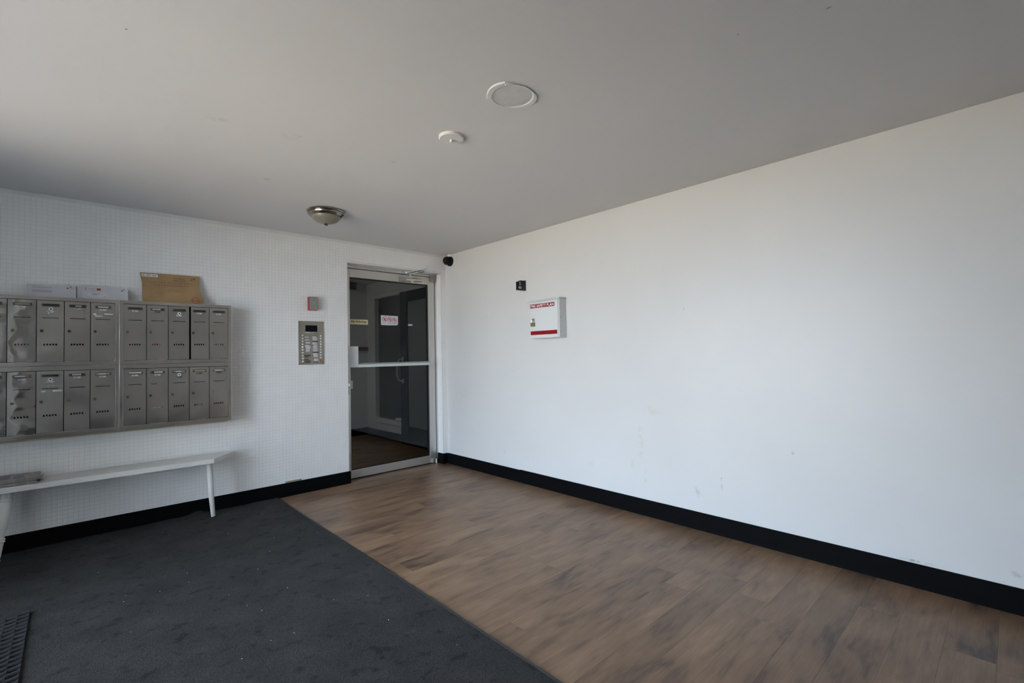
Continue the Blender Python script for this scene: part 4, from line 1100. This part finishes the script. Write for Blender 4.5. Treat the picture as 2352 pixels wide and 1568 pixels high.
# turned leg: profile swept along a leaning axis
def turned(top, foot, prof):
    top, foot = Vector(top), Vector(foot)
    return G().tube([top + (foot - top) * u for u, r in prof], [r * 0.87 for u, r in prof], 24)
prof = [(0.0, 0.038), (0.06, 0.038), (0.115, 0.036), (0.120, 0.043), (0.140, 0.044), (0.150, 0.038), (0.17, 0.039), (0.24, 0.043), (0.32, 0.043), (0.45, 0.036), (0.56, 0.0285), (0.640, 0.0245),
        (0.650, 0.030), (0.662, 0.0315), (0.672, 0.026), (0.682, 0.031), (0.695, 0.0315), (0.705, 0.026), (0.76, 0.0245), (0.86, 0.0215), (0.930, 0.0185), (0.938, 0.022), (0.952, 0.022), (0.962, 0.018), (0.99, 0.016), (1.0, 0.014)]
turned((-3.371 - ox, -0.165 - oy, BZ - BTH), (-3.408 - ox, -0.236 - oy, 0.0128), prof).build('leg', M['benchp'], t, smooth=True)

# newspapers at the left end of the bench
zc = BZ + 0.0005
names = ['topmost folded newspaper with headline print in the stack on the bench', 'second newspaper from the top of the stack on the bench', 'third newspaper from the top of the stack on the bench',
         'fourth newspaper from the top of the stack on the bench', 'bottom newspaper of the stack on the white bench']
hts = [0.008, 0.007, 0.008, 0.007, 0.010]
for i in range(5):
    idx = 4 - i; h = hts[i]
    xr = -3.237 + rng.uniform(-0.012, 0.012); yf = -0.238 + rng.uniform(-0.006, 0.008)
    t = thing('newspaper', names[idx], 'newspaper', (-3.60, yf, zc), group='newspapers on the bench')
    Wn = xr + 3.60; Dn = 0.205; nl = 4
    for l in range(nl):
        a = h * l / nl; b = h * (l + 0.82) / nl
        sft = rng.uniform(-0.006, 0.004)
        gq = G(); npt = 8
        for side in (0, 1):
            for kx in range(npt + 1):
                u = kx / npt
                sag = (0.0025 * (u ** 4)) * (-1 if i > 2 else 0.3) + rng.uniform(-0.0003, 0.0003)
                for yv in (0.0 + rng.uniform(-0.002, 0.002), Dn + rng.uniform(-0.004, 0.004)):
                    gq.v.append((u * (Wn + sft), yv, max((b if side else a) + sag * (1 if i else 0), 0.0)))
        n2 = (npt + 1) * 2
        for kx in range(npt):
            q = 2 * kx
            gq.f += [(q, q + 1, q + 3, q + 2), (n2 + q, n2 + q + 2, n2 + q + 3, n2 + q + 1), (q, q + 2, n2 + q + 2, n2 + q), (q + 1, n2 + q + 1, n2 + q + 3, q + 3)]
        gq.f += [(0, n2, n2 + 1, 1), (2 * npt, 2 * npt + 1, n2 + 2 * npt + 1, n2 + 2 * npt)]
        gq.build('page_section', M['news'], t)
    if idx == 0:
        pr = G()
        for (u0, u1, v0, v1) in [(0.30, 0.325, 0.16, 0.185), (0.06, 0.26, 0.168, 0.180)] + [(0.02 + 0.06 * c_, 0.065 + 0.06 * c_, 0.02 + 0.012 * r_, 0.026 + 0.012 * r_) for c_ in range(5) for r_ in range(10)]:
            pr.box(u0, u1, v0, v1, h + 0.0004, h + 0.0008)
        pr.build('print', M['grey_ink'], t)
    zc += h + 0.0004
# crumpled page corner sticking out of the stack
t = thing('loose_page', 'crumpled loose page poking out of the newspaper stack', 'page', (-3.30, -0.20, BZ + 0.012), group=None)
gq = G()
for i in range(9):
    for j in range(7):
        u, v = i / 8, j / 6
        gq.v.append((0.0 + u * 0.088, -0.03 + v * 0.16, 0.002 + 0.012 * u * u * (0.6 + 0.6 * sin(9 * v + 2)) + 0.005 * sin(11 * u + 5 * v) * u))
for i in range(8):
    for j in range(6):
        a = i * 7 + j; gq.f.append((a, a + 7, a + 8, a + 1))
o = gq.build('sheet', M['news'], t)
sm = o.modifiers.new('thickness', 'SOLIDIFY'); sm.thickness = 0.0008

# ------------------------------------------------------------------ carpet, doormat, lint
CXE = -1.775
t = thing('carpet', 'charcoal ribbed entrance carpet covering the left half of the floor', 'carpet', (-2.7, -3.0, 0.0))
gq = G(); nxs, nys = 90, 60
xs_ = [WX + 0.002 + (CXE - 0.016 - WX - 0.002) * i / nxs for i in range(nxs + 1)]
ys_ = [-0.016 - 0.6 * (j / 20) for j in range(20)] + [-0.616 - (6.18 - 0.616) * j / 40 for j in range(41)]
def hump(x, y):
    a = 0.028 * math.exp(-((x + 2.365) / 0.055) ** 2) * math.exp(-(y / 0.07) ** 2)
    a += 0.006 * math.exp(-((x + 2.55) / 0.12) ** 2) * math.exp(-(y / 0.06) ** 2)
    a += 0.004 * math.exp(-((x + 3.0) / 0.2) ** 2) * math.exp(-(y / 0.05) ** 2)
    return a
ny_ = len(ys_)
for i, x in enumerate(xs_):
    for y in ys_: gq.v.append((x + 2.7, y + 3.0, 0.0095 + hump(x, y)))
for i in range(nxs):
    for j in range(ny_ - 1):
        a = i * ny_ + j; gq.f.append((a, a + 1, a + ny_ + 1, a + ny_))
k0 = len(gq.v)
rim = [i * ny_ for i in range(nxs + 1)] + [nxs * ny_ + j for j in range(1, ny_)] + [i * ny_ + ny_ - 1 for i in range(nxs - 1, -1, -1)] + [j for j in range(ny_ - 2, 0, -1)]
for r_ in rim:
    a = gq.v[r_]; gq.v.append((a[0], a[1], 0.0006))
for i in range(len(rim)):
    j = (i + 1) % len(rim)
    gq.f.append((rim[i], rim[j], k0 + j, k0 + i))
gq.f.append(tuple(range(k0, k0 + len(rim))))
gq.build('pile', M['carpet'], t, smooth=True)
eg = G(); eg.prism([(CXE - 0.020, 0.0004), (CXE, 0.0004), (CXE - 0.001, 0.003), (CXE - 0.007, 0.0085), (CXE - 0.020, 0.0115)], lambda a, b: (a + 2.7, -6.18 + 3.0, b), lambda a, b: (a + 2.7, -0.016 + 3.0, b))
eg.build('edging', M['rubber'], t, smooth=False)

t = thing('doormat', 'black rubber link doormat in the lower left corner', 'doormat', (-3.47, -1.8, 0.0102))
mx0, mx1, my1, my0 = -3.720, -3.226, -1.115, -2.01
lk = G().prism([(0.0100 * cos(pi * i / 7), 0.0125 * sin(pi * i / 7)) for i in range(8)], lambda a, b: (-0.0185, a - 0.002, b * 0.8), lambda a, b: (0.0185, a + 0.002, b)).mesh('link', M['rubber'], smooth=True)
ncol, nrow = 13, 21
cw = (mx1 - mx0) / ncol; rw = (my1 - my0) / nrow
for i in range(ncol):
    for j in range(nrow):
        o = link('link', lk, t)
        o.location = (mx0 + (i + 0.5) * cw + 3.47, my1 - (j + 0.5) * rw + 1.8 - (0.5 * rw if i % 2 else 0), 0.004)
        o.rotation_euler = (rng.uniform(-0.05, 0.05), 0, rng.uniform(-0.04, 0.04) + (0.10 if i % 2 else 0.06))
rods = G()
for i in range(ncol):
    for q in (-0.4, 0.4):
        xq = mx0 + (i + 0.5 + q) * cw + 3.47
        rods.box(xq - 0.003, xq + 0.003, my0 + 1.8 - 0.01, my1 + 1.8 - 0.012, 0.0, 0.006)
rods.build('tie_strips', M['rubber'], t)

lint = G()
for i in range(38):
    x = rng.uniform(-3.2, -1.85); y = rng.uniform(-3.4, -0.12); r_ = rng.uniform(0.0006, 0.0014)
    lint.box(x - r_, x + r_ * 1.4, y - r_, y + r_, 0.0098, 0.0098 + r_)
o = lint.build('lint', M['label']); o['kind'] = 'stuff'; tag(o, 'tiny pale lint specks scattered over the charcoal carpet', 'lint')

# ------------------------------------------------------------------ small things in the lobby
t = thing('lobby_camera', 'dark camera box under the lobby ceiling, seen through the door glass', 'security camera', (-0.06, 2.40, H))
G().box(-0.10, 0.10, -0.06, 0.06, -0.11, -0.004).build('housing', M['black'], t, bevel=0.01)
G().box(-0.03, 0.03, -0.03, 0.03, -0.02, 0.0).build('mount', M['black'], t)
t = thing('wall_shelf', 'narrow reddish brown rail on the lobby back wall, seen through the glass', 'rail', (0.0, LYB, 1.30))
G().box(0.03, 0.29, -0.05, -0.0005, 0.0, 0.055).build('board', M['brownwood'], t, bevel=0.003)
t = thing('wall_switch', 'small dark grey box on the lobby back wall, seen through the glass', 'switch box', (-0.10, LYB, 1.33))
G().box(-0.06, 0.02, -0.03, -0.0005, 0.0, 0.14).build('housing', M['smoke'], t, bevel=0.004)

# added lamp to brighten the lobby, out of sight behind the tiled wall
t = thing('lobby_fill_light', 'added unseen lamp that brightens the lobby behind the tiled wall', 'light', (-1.70, 1.45, H))
G().lathe([(0.0, 0), (0.16, 0.0), (0.165, -0.02), (0.15, -0.028), (0.0, -0.028)], (0, 0, 0), 'z', 40).build('rim', M['nickel'], t, smooth=True)
em = bpy.data.materials.new('lit_diffuser'); em.use_nodes = True
em.node_tree.nodes['Principled BSDF'].inputs['Emission Color'].default_value = (1.0, 0.95, 0.88, 1)
em.node_tree.nodes['Principled BSDF'].inputs['Emission Strength'].default_value = 2.9
G().lathe([(0.145, -0.028), (0.13, -0.05), (0.08, -0.066), (0.0, -0.07)], (0, 0, 0), 'z', 40).build('diffuser', em, t, smooth=True)
